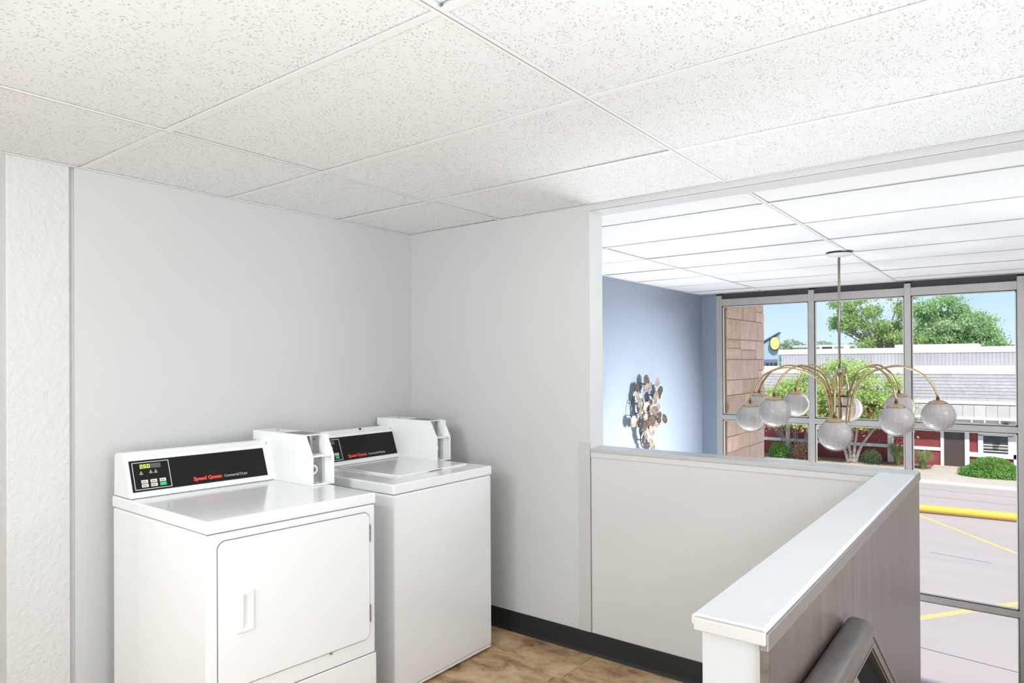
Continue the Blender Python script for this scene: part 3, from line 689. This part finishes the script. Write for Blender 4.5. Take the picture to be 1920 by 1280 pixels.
for (px, py, h, br) in DISCS:
    X = 0.085 + random.random() * 0.05
    c = on_blue(px, py, X); r_ = h / 7.11 / 196 / 2 * 1.42
    prof = [(r_, 0.007), (r_ * 0.98, 0.009), (r_ * 0.75, 0.002), (r_ * 0.35, -0.001), (0.0005, -0.0015)]
    v, f = lathe(prof, (0, 0, 0), 18, axis='x'); v2, f2 = lathe([(a, b - 0.0015) for a, b in prof], (0, 0, 0), 18, axis='x')
    n = len(v); v = v + v2; f = f + [tuple(i + n for i in reversed(q)) for q in f2]
    for k in range(18):
        k2 = (k + 1) % 18; f.append((k, k2, n + k2, n + k))
    Rm = Matrix.Rotation(random.uniform(-0.30, 0.12), 3, 'Z') @ Matrix.Rotation(random.uniform(-0.25, 0.25), 3, 'Y')
    v = [c + Rm @ Vector((a[0], a[1] * 0.86, a[2])) for a in v]
    mk('disc', v, f, art_m if br else art_l, art, smooth=False)
    dk_pts.append(c)
def wire(ps, nm='wire'):
    mk(nm, *tube(catmull([on_blue(a, b, 0.075) for a, b in ps], 6), 0.0045, 6), wire_m, art, smooth=True)
wire([(300, 270), (400, 300), (480, 295)]); wire([(390, 300), (390, 430), (375, 540)]); wire([(395, 435), (420, 520), (470, 700), (450, 800)])
wire([(215, 440), (165, 560), (160, 700), (200, 790)]); wire([(190, 440), (210, 560), (220, 665), (290, 665)]); wire([(180, 540), (240, 540), (330, 560), (440, 590)])
wire([(430, 270), (460, 350), (480, 430)]); wire([(300, 920), (290, 1010), (310, 1110), (345, 1130)]); wire([(370, 880), (380, 980), (375, 1100)]); wire([(220, 790), (300, 800), (380, 760), (500, 720)])
wire([(395, 435), (450, 430), (500, 420)]); wire([(260, 1025), (300, 1025), (330, 1020)])
for (a, b) in ((300, 270), (165, 700), (450, 720), (300, 1025)):
    p0 = on_blue(a, b, 0.075); mk('wall_pin', *tube([p0, (0.035, p0.y, p0.z)], 0.003, 6), wire_m, art)

# ------------------------------------------------------------ outdoors: ground
GZ = -3.5
asph = mat('asphalt', (0.52, 0.43, 0.41), 0.9, var=0.10, vscale=0.8, bump=0.3, bscale=30, stretch=(0.25, 1.6, 1))
crack_m = mat('asphalt_crack', (0.16, 0.15, 0.155), 0.9)
conc = mat('pink_concrete', (0.62, 0.53, 0.46), 0.85, var=0.1, vscale=1.5)
curb_m = mat('pale_kerb', (0.74, 0.70, 0.64), 0.8)
yel = mat('yellow_paint', (0.80, 0.58, 0.22), 0.7, var=0.12, vscale=8)
yel2 = mat('yellow_kerb_paint', (0.82, 0.55, 0.08), 0.55)
soil = mat('bark_mulch', (0.36, 0.26, 0.19), 0.95, vcol=(0.18, 0.12, 0.08), vscale=9, bump=0.8, bscale=20)
grass_f = mat('far_lawn', (0.20, 0.27, 0.10), 0.95, var=0.3, vscale=1)
struct(box('ground', -80, 60, 34, 160, GZ - 0.3, GZ - 0.02, grass_f))
struct(box('street', -40, 40, 4.7, 28.85, GZ - 0.2, GZ, asph))
sw = struct(box('sidewalk', -40, 40, 29.2, 34.2, GZ - 0.2, GZ + 0.06, conc))
struct(box('kerb', -40, 40, 28.85, 29.2, GZ - 0.2, GZ + 0.07, curb_m, bevel=0.03))
bed = struct(box('planting_bed', -12, -0.55, 32.5, 33.7, GZ, GZ + 0.09, soil, bevel=0.02))
box('edge_soil', 0.95, 6, 31.5, 33.7, GZ, GZ + 0.08, soil, None)['kind'] = 'structure'
def strip(nm, a, b, w, m, z=GZ + 0.004):
    a, b = Vector(a), Vector(b); d = (b - a).normalized(); n = Vector((-d.y, d.x)) * w / 2
    v = [(*(a - n), z), (*(b - n), z), (*(b + n), z), (*(a + n), z)]; v += [(x, y, z - 0.01) for x, y, _ in v]
    return mk(nm, v, [(0, 1, 2, 3), (4, 7, 6, 5), (0, 4, 5, 1), (1, 5, 6, 2), (2, 6, 7, 3), (3, 7, 4, 0)], m)
for nm, a, b, w, lab in (('painted_line', (-1.9, 24.9), (5.4, 14.8), 0.13, 'thin yellow parking line running diagonally away from the kerb rail'),
                         ('painted_line', (0.85, 11.55), (3.6, 15.4), 0.16, 'short pale yellow parking line nearest the window, low in view')):
    o = strip(nm, a, b, w, yel); tag(o, lab, 'road marking')
kr = empty('parking_kerb', (1, 22.5, GZ), 'long raised yellow kerb rail lying across the parking lot', 'kerb')
mk('kerb_bar', *tube([(-6, 22.0, GZ + 0.15), (10, 23.3, GZ + 0.15)], 0.115, 14), yel2, kr, smooth=True)
for x in (-5, -1, 3.2, 7): box('kerb_foot', x - 0.12, x + 0.12, 22.0 + (x + 6) * 0.081 - 0.1, 22.0 + (x + 6) * 0.081 + 0.1, GZ, GZ + 0.1, crack_m, kr)
for (a, b) in (((-3, 25.9), (6, 25.4)), ((-2, 22.9), (1.0, 22.75)), ((0.9, 17.4), (2.2, 17.2)), ((-4, 27.5), (5, 27.2)), ((1.4, 10.6), (3.0, 10.4))):
    tag(strip('pavement_crack', a, b, 0.025, crack_m, GZ + 0.003), kind='structure')

# ------------------------------------------------------------ stone wall beside the window
stone_cols = mat('sandstone', (1.0, 0.70, 0.53), 0.9, vcol=(0.86, 0.58, 0.43), vscale=9, bump=1.0, bscale=22, detail=8, stretch=(1, 1.25, 0.8), bdist=0.025); per_object(stone_cols, 0.16)
mort = mat('mortar', (0.42, 0.30, 0.23), 0.95)
sw_ = struct(empty('wall_stone', (0.1, 5.2, GZ)))
box('backing', -0.30, 0.262, 4.56, 5.86, GZ, 3.2, mort, sw_)
random.seed(11)
z = -0.35; parts = []
def stone(y0, y1, z0, z1, stuff=False):
    x1 = 0.274 + random.random() * 0.016; g = 0.004
    n, m_ = 4, 3; v = []; f = []
    for j in range(m_ + 1):
        for i in range(n + 1):
            ed = i in (0, n) or j in (0, m_)
            v.append((x1 - (0.009 if ed else 0) + (0 if ed else random.uniform(-0.004, 0.006)), y0 + g + (y1 - y0 - 2 * g) * i / n, z0 + g + (z1 - z0 - 2 * g) * j / m_))
    for j in range(m_):
        for i in range(n): a = j * (n + 1) + i; f.append((a, a + 1, a + n + 2, a + n + 1))
    k = len(v); c = [(0.25, y0 + g, z0 + g), (0.25, y1 - g, z0 + g), (0.25, y1 - g, z1 - g), (0.25, y0 + g, z1 - g)]; v += c
    f += [tuple(range(0, n + 1)) + (k + 1, k), tuple(m_ * (n + 1) + i for i in range(n, -1, -1)) + (k + 3, k + 2),
          tuple(j * (n + 1) for j in range(m_, -1, -1)) + (k, k + 3), tuple(j * (n + 1) + n for j in range(m_ + 1)) + (k + 2, k + 1), (k, k + 1, k + 2, k + 3)]
    return v, f
while z < 2.9:
    h = random.choice((0.17, 0.20, 0.23, 0.26)); y = 4.57
    while y < 5.86:
        L = random.uniform(0.28, 0.62)
        if y + L > 5.66: L = 5.87 - y
        if random.random() < 0.35 and h > 0.18:
            hh = h * random.uniform(0.4, 0.6)
            mk('stone', *stone(y, y + L, z, z + hh), stone_cols, sw_); mk('stone', *stone(y, y + L, z + hh, z + h), stone_cols, sw_)
        else: mk('stone', *stone(y, y + L, z, z + h), stone_cols, sw_)
        y += L
    z += h
z = GZ
while z < -0.36:
    y = 4.57
    while y < 5.86:
        L = random.uniform(0.28, 0.62)
        if y + L > 5.66: L = 5.87 - y
        parts.append(stone(y, y + L, z, min(z + 0.21, -0.352))); y += L
    z += 0.21
mk('lower_stones', *join(parts), stone_cols, sw_)['kind'] = 'stuff'

# ------------------------------------------------------------ building across the street
FY = 33.73
redm = mat('red_siding', (0.33, 0.07, 0.08), 0.8, var=0.25, vscale=2, bump=0.3, bscale=12, stretch=(1, 1, 3))
wpt = mat('white_fascia', (0.84, 0.83, 0.84), 0.7)
offw = mat('cream_beam', (0.62, 0.60, 0.58), 0.7)
shing = mat('grey_shingle', (0.48, 0.46, 0.475), 0.9, vcol=(0.38, 0.36, 0.38), vscale=3, stretch=(2.5, 1, 1), bump=0.2, bscale=20); per_object(shing, 0.05)
parap = mat('grey_metal_siding', (0.50, 0.475, 0.49), 0.6, 0.1, var=0.12, vscale=1.2, stretch=(3, 1, 0.1)); per_object(parap, 0.07)
awn = mat('brown_grey_metal', (0.50, 0.47, 0.46), 0.6, 0.1, var=0.1, vscale=1.5); per_object(awn, 0.06)
doorm = mat('dark_brown_door', (0.10, 0.07, 0.065), 0.6, vcol=(0.07, 0.05, 0.045), vscale=14, stretch=(14, 14, 0.6))
dglass = mat('dark_window', (0.10, 0.12, 0.13), 0.1, vcol=(0.03, 0.03, 0.03), vscale=2)
lampm = mat('dark_lamp', (0.05, 0.05, 0.055), 0.5)
bd = empty('storefront_building', (-1, FY, GZ), 'low red building with white trim, grey shingled roof band and metal awning across the street', 'building')
bb = lambda nm, x0, x1, z0, z1, d0, d1, m, par=bd, **k: box(nm, x0, x1, FY - d1, FY - d0, z0, z1, m, par, **k)
box('flat_roof', -7.6, 9, FY + 1.7, FY + 12, 1.6, 1.99, wpt, bd)
bb('body', -12, 9, GZ, -0.40, -8, 0, redm)
bb('parapet_core', -7.62, 9, -0.4, 1.78, -9, -1.25, parap)
# corrugated panels
xx = -7.62
while xx < 9:
    prt = []
    n = 6
    for i in range(n):
        x0 = xx + i * 0.15; prt.append(boxv(x0, x0 + 0.12, FY + 1.235, FY + 1.26, 1.10, 1.80))
    mk('metal_panel', *join(prt), parap, bd); xx += 0.9
box('parapet_cap', -7.75, 9, FY + 1.2, FY + 1.6, 1.78, 2.04, wpt, bd)
box('parapet_cap', -2.6, 1.0, FY + 4.0, FY + 6.5, 2.00, 2.24, wpt, bd)
box('roof_band', -9, 9, FY + 0.25, FY + 1.25, 0.78, 1.16, wpt, bd)
nC = 8
for i in range(nC):
    z0 = -0.40 + i * (1.17 / nC); y0 = FY - 0.25 + i * 0.07
    v, f = prism([(y0 - 0.05, z0), (y0 - 0.03, z0), (y0 + 0.06, z0 + 1.17 / nC + 0.03), (y0 + 0.10, z0 + 1.17 / nC)], -9, 9, lambda a, p_, q_: (a, p_, q_))
    mk('shingle_course', v, f, shing, bd)
box('eave_board', -9, 9, FY - 0.42, FY + 0.3, -0.54, -0.40, wpt, bd)
# standing-seam awning
xx = -2.3
box('awning_backing', -2.3, 6.0, FY - 0.38, FY - 0.30, -1.12, -0.545, lampm, bd)
while xx < 5.9:
    q = [(FY - 0.44, -0.575), (FY - 0.42, -0.575), (FY - 0.60, -1.09), (FY - 0.62, -1.09)]
    v, f = prism(q, xx + 0.005, xx + 0.415, lambda a, p_, q_: (a, p_, q_)); v2, f2 = boxv(xx + 0.395, xx + 0.42, FY - 0.66, FY - 0.42, -1.09, -0.60)
    mk('roof_panel', v, f, awn, bd); mk('seam_rib', v2, f2, lampm, bd) if False else None
    xx += 0.42
box('awning_fascia', -2.4, 6.0, FY - 0.72, FY - 0.60, -1.20, -1.09, wpt, bd)
box('awning_beam', -2.4, 6.0, FY - 0.60, FY - 0.50, -1.45, -1.20, offw, bd)
for x in (-1.6, -0.6, 0.95, 1.42, 1.95, 2.9): box('bracket', x, x + 0.06, FY - 0.70, FY - 0.58, -1.32, -1.2, wpt, bd)
box('wall_lamp', 2.10, 2.28, FY - 0.80, FY - 0.62, -1.52, -1.28, lampm, bd); box('lamp_stem', 2.17, 2.21, FY - 0.74, FY - 0.70, -1.66, -1.52, lampm, bd)
box('lower_beam', -2.4, 6.0, FY - 0.25, FY - 0.1, -1.62, -1.52, wpt, bd)
for (x0, x1) in ((0.3, 0.72), (0.88, 1.25), (2.5, 3.1)): bb('transom_pane', x0, x1, -1.52, -1.40, 0.0, 0.03, dglass)
# trim boards
for (x0, x1) in ((-12, -7.0), (-7.0, -2.38), (-2.15, -0.245)): bb('rail_board', x0, x1, -2.73, -2.58, 0, 0.05, wpt)
bb('post', -2.38, -2.13, GZ + 0.1, -1.25, 0.0, 0.12, wpt)
bb('post', -7.05, -6.85, GZ + 0.1, -1.25, 0.0, 0.08, wpt)
bb('door_jamb', -0.245, -0.115, GZ + 0.06, -1.5, 0, 0.08, wpt); bb('door_jamb', 0.680, 0.850, GZ + 0.06, -1.5, 0, 0.08, wpt)
dd = bb('door', -0.115, 0.680, GZ + 0.07, -1.5, -0.02, 0.04, doorm)
bb('door_light', 0.10, 0.50, -2.15, -1.62, 0.0, 0.05, dglass, dd)
bb('door_step', -0.5, 1.0, GZ + 0.05, GZ + 0.12, 0.1, 0.9, conc)
bb('window_head', 1.17, 2.43, -1.93, -1.78, 0, 0.07, wpt)
wf = bb('window_frame', 1.17, 1.36, -2.72, -1.90, 0, 0.07, wpt); bb('window_frame', 2.25, 2.44, -2.72, -1.90, 0, 0.07, wpt)
bb('sill_board', 0.85, 2.60, -2.90, -2.70, 0, 0.08, wpt)
wn = bb('window_pane', 1.36, 2.25, -2.70, -1.93, 0, 0.03, dglass)
bb('sash_bar', 1.36, 2.25, -2.36, -2.31, 0.03, 0.05, wpt, wn); bb('sash_bar', 1.36, 2.25, -2.62, -2.58, 0.03, 0.05, wpt, wn); bb('window_ledge', 1.36, 2.25, -2.50, -2.42, 0.03, 0.045, conc, wn)
bb('post', 2.44, 2.60, GZ + 0.06, -1.5, 0, 0.08, wpt)
bb('base_board', -12, -0.25, GZ, GZ + 0.12, 0, 0.03, redm)

# roof-top unit and the building with the oval sign
ru = empty('rooftop_unit', (-7, 43.2, 2.0), 'small white rooftop air unit with grey louvres behind the parapet', 'air unit')
box('unit_case', -7.55, -6.0, 43.2, 44.2, 2.0, 2.42, wpt, ru); box('louvre', -7.4, -6.8, 43.17, 43.2, 2.05, 2.32, lampm, ru); box('louvre', -6.7, -6.15, 43.17, 43.2, 2.05, 2.32, steel_dk, ru)

rb = empty('far_pale_building', (-10, 60, GZ), 'long flat pale building behind the grey parapet, left', 'building')
box('body', -14.0, -9.0, 62, 70, GZ, 2.75, wpt, rb); box('roof_edge', -14.1, -8.9, 61.8, 62, 2.65, 2.85, curb_m, rb)
bs = mat('pale_blue_cladding', (0.45, 0.56, 0.70), 0.7)
roofb = mat('slate_roof', (0.20, 0.25, 0.34), 0.8)
sb = empty('sign_building', (-16, 60, GZ), 'pale blue building with slanted roof line carrying a round yellow sign', 'building')
v, f = prism([(-19.5, GZ), (-14.85, GZ), (-14.85, 3.85), (-19.5, 1.2)], 60, 60.5, lambda a, p_, q_: (p_, a, q_)); mk('body', v, f, bs, sb)
v, f = prism([(-19.6, 1.2), (-14.75, 3.95), (-14.75, 4.05), (-19.6, 1.32)], 59.8, 60.6, lambda a, p_, q_: (p_, a, q_)); mk('roof', v, f, roofb, sb)
box('lower_wall', -19.5, -14.9, 59.9, 60, GZ, 1.6, roofb, sb)
for i in range(5): box('window', -16.6 + i * 0.36, -16.35 + i * 0.36, 59.85, 59.9, 0.4, 1.3, dglass, sb)
sgn_d = mat('sign_rim', (0.10, 0.13, 0.15), 0.6); sgn_y = mat('sign_face', (0.95, 0.68, 0.12), 0.6, vcol=(0.95, 0.80, 0.45), vscale=3)
def oval(nm, cx, cz, a, b, y0, y1, m):
    pts = [(cx + a * cos(2 * pi * k / 28), cz + b * sin(2 * pi * k / 28)) for k in range(28)]
    return mk(nm, *prism(pts, y0, y1, lambda q, p_, r_: (p_, q, r_)), m, sb)
oval('sign_rim', -15.12, 3.0, 0.46, 0.62, 59.7, 60, sgn_d); oval('sign_face', -15.02, 3.02, 0.40, 0.56, 59.6, 59.72, sgn_y)

# ------------------------------------------------------------ plants
def leaf_mat(name, c1, c2, rough=0.7):
    m = mat(name, c1, rough, vcol=c2, vscale=1.1, spec=0.2, detail=5)
    n = m.node_tree.nodes; l = m.node_tree.links; b = n['Principled BSDF']
    t = n.new('ShaderNodeBsdfTranslucent'); t.inputs['Color'].default_value = (*c1, 1); a = n.new('ShaderNodeMixShader'); a.inputs[0].default_value = 0.35
    l.new(b.outputs[0], a.inputs[1]); l.new(t.outputs[0], a.inputs[2]); l.new(a.outputs[0], n['Material Output'].inputs[0])
    return m
lf_a = leaf_mat('leaf_green', (0.50, 0.62, 0.26), (0.28, 0.42, 0.15))
lf_b = leaf_mat('leaf_deep_green', (0.52, 0.68, 0.36), (0.31, 0.47, 0.25))
lf_c = leaf_mat('leaf_yellow_green', (0.66, 0.76, 0.32), (0.42, 0.58, 0.20))
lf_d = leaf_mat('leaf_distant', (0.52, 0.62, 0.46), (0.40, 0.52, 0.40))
lf_y = leaf_mat('leaf_gold', (0.62, 0.62, 0.28), (0.42, 0.48, 0.20))
lf_j = leaf_mat('juniper_green', (0.30, 0.52, 0.14), (0.14, 0.32, 0.07))
lf_gr = leaf_mat('grass_blade', (0.38, 0.42, 0.20), (0.24, 0.28, 0.12))
lf_p = leaf_mat('pink_blossom', (0.65, 0.28, 0.28), (0.35, 0.35, 0.15))
bark = mat('bark', (0.32, 0.26, 0.23), 0.9, var=0.3, vscale=4); bark2 = mat('grey_bark', (0.48, 0.42, 0.40), 0.9, var=0.3, vscale=4)
def leaves(nm, blobs, n, size, m, parent, rnd, flat=0.0, tight=False):
    V, Fc = [], []
    tot = sum(b[3] * b[4] * b[5] for b in blobs)
    for b in blobs:
        k = max(8, int(n * b[3] * b[4] * b[5] / tot))
        for _ in range(k):
            d = Vector((rnd.gauss(0, 0.55), rnd.gauss(0, 0.55), rnd.gauss(0, 0.55)))
            if tight: d = d.normalized() * (0.55 + 0.45 * rnd.random() ** 0.5) if d.length > 0 else d
            c = Vector((b[0] + d.x * b[3], b[1] + d.y * b[4], b[2] + d.z * b[5]))
            s = size * rnd.uniform(0.6, 1.3)
            u = Vector((rnd.gauss(0, 1), rnd.gauss(0, 1), rnd.gauss(0, 1) * (1 - flat))).normalized(); w = u.cross(Vector((rnd.gauss(0, 1), rnd.gauss(0, 1), rnd.gauss(0, 1)))).normalized()
            i = len(V); V += [c - u * s, c + w * s * 0.55, c + u * s, c - w * s * 0.55]; Fc.append((i, i + 1, i + 2, i + 3))
    me = bpy.data.meshes.new(nm); o0 = wloc(parent); me.from_pydata([tuple(x - o0) for x in V], [], Fc); me.materials.append(m)
    o = bpy.data.objects.new(nm, me); COL.objects.link(o); o.parent = parent
    return o
def tree(nm, base, label, cat, blobs, n, size, m, stems, bm_=bark, seed=1, group=None, tight=False):
    rnd = random.Random(seed); root = empty(nm, base, label, cat, group)
    leaves('foliage', blobs, n, size, m, root, rnd, tight=tight)
    prt = []
    for (pts, r0) in stems:
        cp = catmull(pts, 4); prt.append(tube(cp, [r0 * (1 - 0.75 * i / (len(cp) - 1)) for i in range(len(cp))], 7))
    if prt: mk('trunk', *join(prt), bm_, root, smooth=True)
    return root
# big tree on the right behind the building
rnd = random.Random(5); bl = []
for _ in range(75):
    t = rnd.uniform(-1, 1); x = -1.0 + t * 2.25; top = 5.45 - 1.9 * max(0, t) ** 1.3 - 0.3 * max(0, -t)
    bl.append((x, 52 + rnd.uniform(-1.2, 1.2), rnd.uniform(1.4, top), rnd.uniform(.35, .75), rnd.uniform(.5, .9), rnd.uniform(.28, .5)))
bl += [(-1.3, 52, 5.5, .7, .8, .4), (-2.7, 52, 4.9, .8, .8, .5), (0.3, 52, 4.3, .5, .7, .35), (0.9, 52, 3.5, .6, .7, .4), (1.4, 52, 2.6, .5, .6, .5)]
tree('broadleaf_tree', (-1, 52, GZ), 'large dense leafy tree rising behind the grey parapet, right window', 'tree', bl, 26000, 0.10, lf_b, [([(-1, 52, GZ), (-1, 52, 0), (-0.8, 52, 3)], 0.3), ([(-1, 52, 0), (-2, 52, 2.5), (-2.6, 52, 4.4)], 0.15)], seed=5)
# airy tree in the middle window
rnd = random.Random(9); bl = []; stems = [([(-4.4, 48, GZ), (-4.5, 48, 0), (-4.6, 48, 2)], 0.22)]
for _ in range(62):
    a = rnd.uniform(-2.9, 2.3); hgt = rnd.uniform(2.2, 6.1); 
    if a < -1.2 and 3.3 > hgt: hgt += 1.4
    bl.append((-5.0 + a, 48 + rnd.uniform(-1, 1), hgt, rnd.uniform(.25, .5), rnd.uniform(.3, .6), rnd.uniform(.2, .42)))
    if rnd.random() < 0.6: stems.append(([(-4.6, 48, 1.6), (-4.8 + a * 0.45, 48, 1.8 + (hgt - 2) * 0.5), (-5.0 + a, 48, hgt)], 0.07))
tree('broadleaf_tree', (-4.5, 48, GZ), 'airy tree with visible branches behind the parapet, middle window', 'tree', bl, 12000, 0.085, lf_a, stems, seed=9)
tree('hedge_tree', (-5.5, 56, GZ), 'low dark leafy tree row just above parapet, middle window', 'tree', [(-6.6 + i * 0.8, 56, 2.6 + 0.3 * sin(i * 2.1), .9, .8, .8) for i in range(8)], 5000, 0.14, lf_b, [([(-5, 56, GZ), (-5, 56, 2)], 0.2)], seed=12)
# distant trees
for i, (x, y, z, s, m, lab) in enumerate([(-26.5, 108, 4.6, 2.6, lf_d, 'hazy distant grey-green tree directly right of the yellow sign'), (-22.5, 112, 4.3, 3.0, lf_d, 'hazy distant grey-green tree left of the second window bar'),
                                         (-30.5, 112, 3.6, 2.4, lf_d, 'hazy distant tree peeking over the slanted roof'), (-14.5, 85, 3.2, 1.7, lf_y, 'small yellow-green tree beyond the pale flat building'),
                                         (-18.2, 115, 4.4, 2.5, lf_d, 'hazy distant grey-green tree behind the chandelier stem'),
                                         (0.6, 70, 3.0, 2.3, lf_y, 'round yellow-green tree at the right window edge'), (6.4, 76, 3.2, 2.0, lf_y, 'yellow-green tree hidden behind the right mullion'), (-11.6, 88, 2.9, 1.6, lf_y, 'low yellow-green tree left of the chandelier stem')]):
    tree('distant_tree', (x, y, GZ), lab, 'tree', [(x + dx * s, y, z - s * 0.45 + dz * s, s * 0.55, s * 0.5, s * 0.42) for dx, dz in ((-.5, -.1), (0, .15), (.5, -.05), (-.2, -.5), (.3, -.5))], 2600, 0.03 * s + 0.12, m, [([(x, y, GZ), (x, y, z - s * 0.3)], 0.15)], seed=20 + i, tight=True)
# ornamental maple in front of the red wall
rnd = random.Random(31); bl = []
for _ in range(95):
    t = rnd.uniform(-1, 1); x = -4.35 + t * 3.0; top = 1.35 - 1.2 * abs(t) ** 1.8 - (0.3 if t < -0.3 else 0)
    bl.append((x, 31.6 + rnd.uniform(-.7, .7), rnd.uniform(-1.6, top), rnd.uniform(.3, .6), rnd.uniform(.3, .5), rnd.uniform(.18, .34)))
stems = []
for dx, tx in ((-0.25, -1.6), (-0.05, -0.5), (0.12, 0.7), (0.3, 1.9)):
    stems.append(([(-3.75 + dx * 0.5, 32.6, GZ), (-3.75 + dx + tx * 0.05, 32.5, -2.7), (-3.8 + dx + tx * 0.35, 32.2, -1.9), (-3.9 + tx, 31.8, -0.8), (-4.0 + tx * 1.2, 31.6, 0.1)], 0.085))
mt = tree('ornamental_tree', (-3.8, 32.6, GZ), 'spreading bright green small tree with bare grey stems before the red wall', 'tree', bl, 34000, 0.068, lf_c, stems, bark2, seed=31)
leaves('red_foliage', [(-3.0 + dx, 31.9, z_, .35, .3, .25) for dx, z_ in ((0, 0.0), (.4, -.3), (-.4, -.4), (.1, -.7), (.7, -.8))], 1500, 0.06, lf_p, mt, random.Random(33))
rnd = random.Random(40); stems = []
for i in range(16):
    a = rnd.uniform(-1, 1); b0 = (-6.5 + a * 0.15, 33.35, GZ); stems.append(([b0, (-6.5 + a * 0.5, 33.35, -2.9), (-6.6 + a * 0.9 + rnd.uniform(-.1, .1), 33.35, -2.2), (-6.6 + a * 1.2, 33.35, -1.6)], 0.03))
tree('bare_shrub', (-6.5, 33.35, GZ), 'twiggy grey half-bare shrub against the red wall, left window', 'shrub', [(-6.9, 33.35, -2.0, .6, .1, .2), (-6.3, 33.35, -2.9, .6, .1, .25)], 260, 0.05, lf_a, stems, bark2, seed=41)
def bush(nm, x, y, w, h, label, m, n, size, seed):
    base = (x, y, GZ + 0.05)
    tree(nm, base, label, 'shrub', [(x, y, GZ + h * 0.42, w / 2, w / 2.6, h * 0.55), (x - w * 0.2, y, GZ + h * 0.35, w * 0.33, w * .3, h * 0.42), (x + w * 0.22, y, GZ + h * 0.32, w * 0.33, w * .3, h * 0.4)], n, size, m, [([(x, y, GZ), (x, y, GZ + h * 0.4)], 0.03)], seed=seed, tight=True)
bush('round_bush', -7.1, 32.55, 0.92, 0.85, 'rounded bright green bush in the bed beside the stone wall', lf_j, 1600, 0.05, 51)
bush('flowering_bush', -5.95, 32.6, 1.0, 0.95, 'loose bush dotted with pink flowers in the bed', lf_p, 1200, 0.05, 52)
bush('small_bush', -3.0, 33.1, 0.9, 0.75, 'dull olive low bush against the red wall beside the white post', lf_b, 900, 0.045, 53)
tree('spreading_juniper', (1.75, 31.6, GZ), 'wide low mounded green juniper bush under the far window', 'shrub',
     [(1.75, 31.6, GZ + 0.40, .85, .6, .50), (1.2, 31.6, GZ + 0.2, .7, .5, .30), (2.4, 31.6, GZ + 0.22, .75, .5, .33), (1.8, 31.4, GZ + 0.2, 1.2, .6, .25)], 15000, 0.036, lf_j, [([(1.75, 31.6, GZ), (1.75, 31.6, GZ + .3)], 0.05)], seed=54, tight=True)
def grass(x, y, r, h, n, label, seed, m=lf_gr):
    rnd = random.Random(seed); root = empty('ornamental_grass', (x, y, GZ + 0.06), label, 'grass'); V, Fc = [], []
    for _ in range(n):
        a = rnd.uniform(0, 2 * pi); rr = r * rnd.uniform(0.5, 1.2); hh = h * rnd.uniform(0.6, 1.1); b0 = Vector((x + cos(a) * 0.08, y + sin(a) * 0.08, GZ + 0.05)); w = Vector((-sin(a), cos(a), 0)) * 0.014
        P_ = [b0, b0 + Vector((cos(a) * rr * 0.35, sin(a) * rr * 0.35, hh * 0.75)), b0 + Vector((cos(a) * rr * 0.75, sin(a) * rr * 0.75, hh)), b0 + Vector((cos(a) * rr * 1.15, sin(a) * rr * 1.15, hh * 0.72))]
        i = len(V)
        for k, p_ in enumerate(P_): ww = w * (1 - k * 0.3); V += [p_ - ww, p_ + ww]
        for k in range(3): Fc.append((i + 2 * k, i + 2 * k + 1, i + 2 * k + 3, i + 2 * k + 2))
    me = bpy.data.meshes.new('blades'); o0 = wloc(root); me.from_pydata([tuple(q - o0) for q in V], [], Fc); me.materials.append(m)
    o = bpy.data.objects.new('blades', me); COL.objects.link(o); o.parent = root
grass(-1.85, 32.9, 0.40, 0.95, 380, 'green ornamental grass clump just right of the white post', 61)
grass(-0.80, 32.3, 0.36, 0.8, 340, 'tan-green ornamental grass clump nearer the brown door', 62)
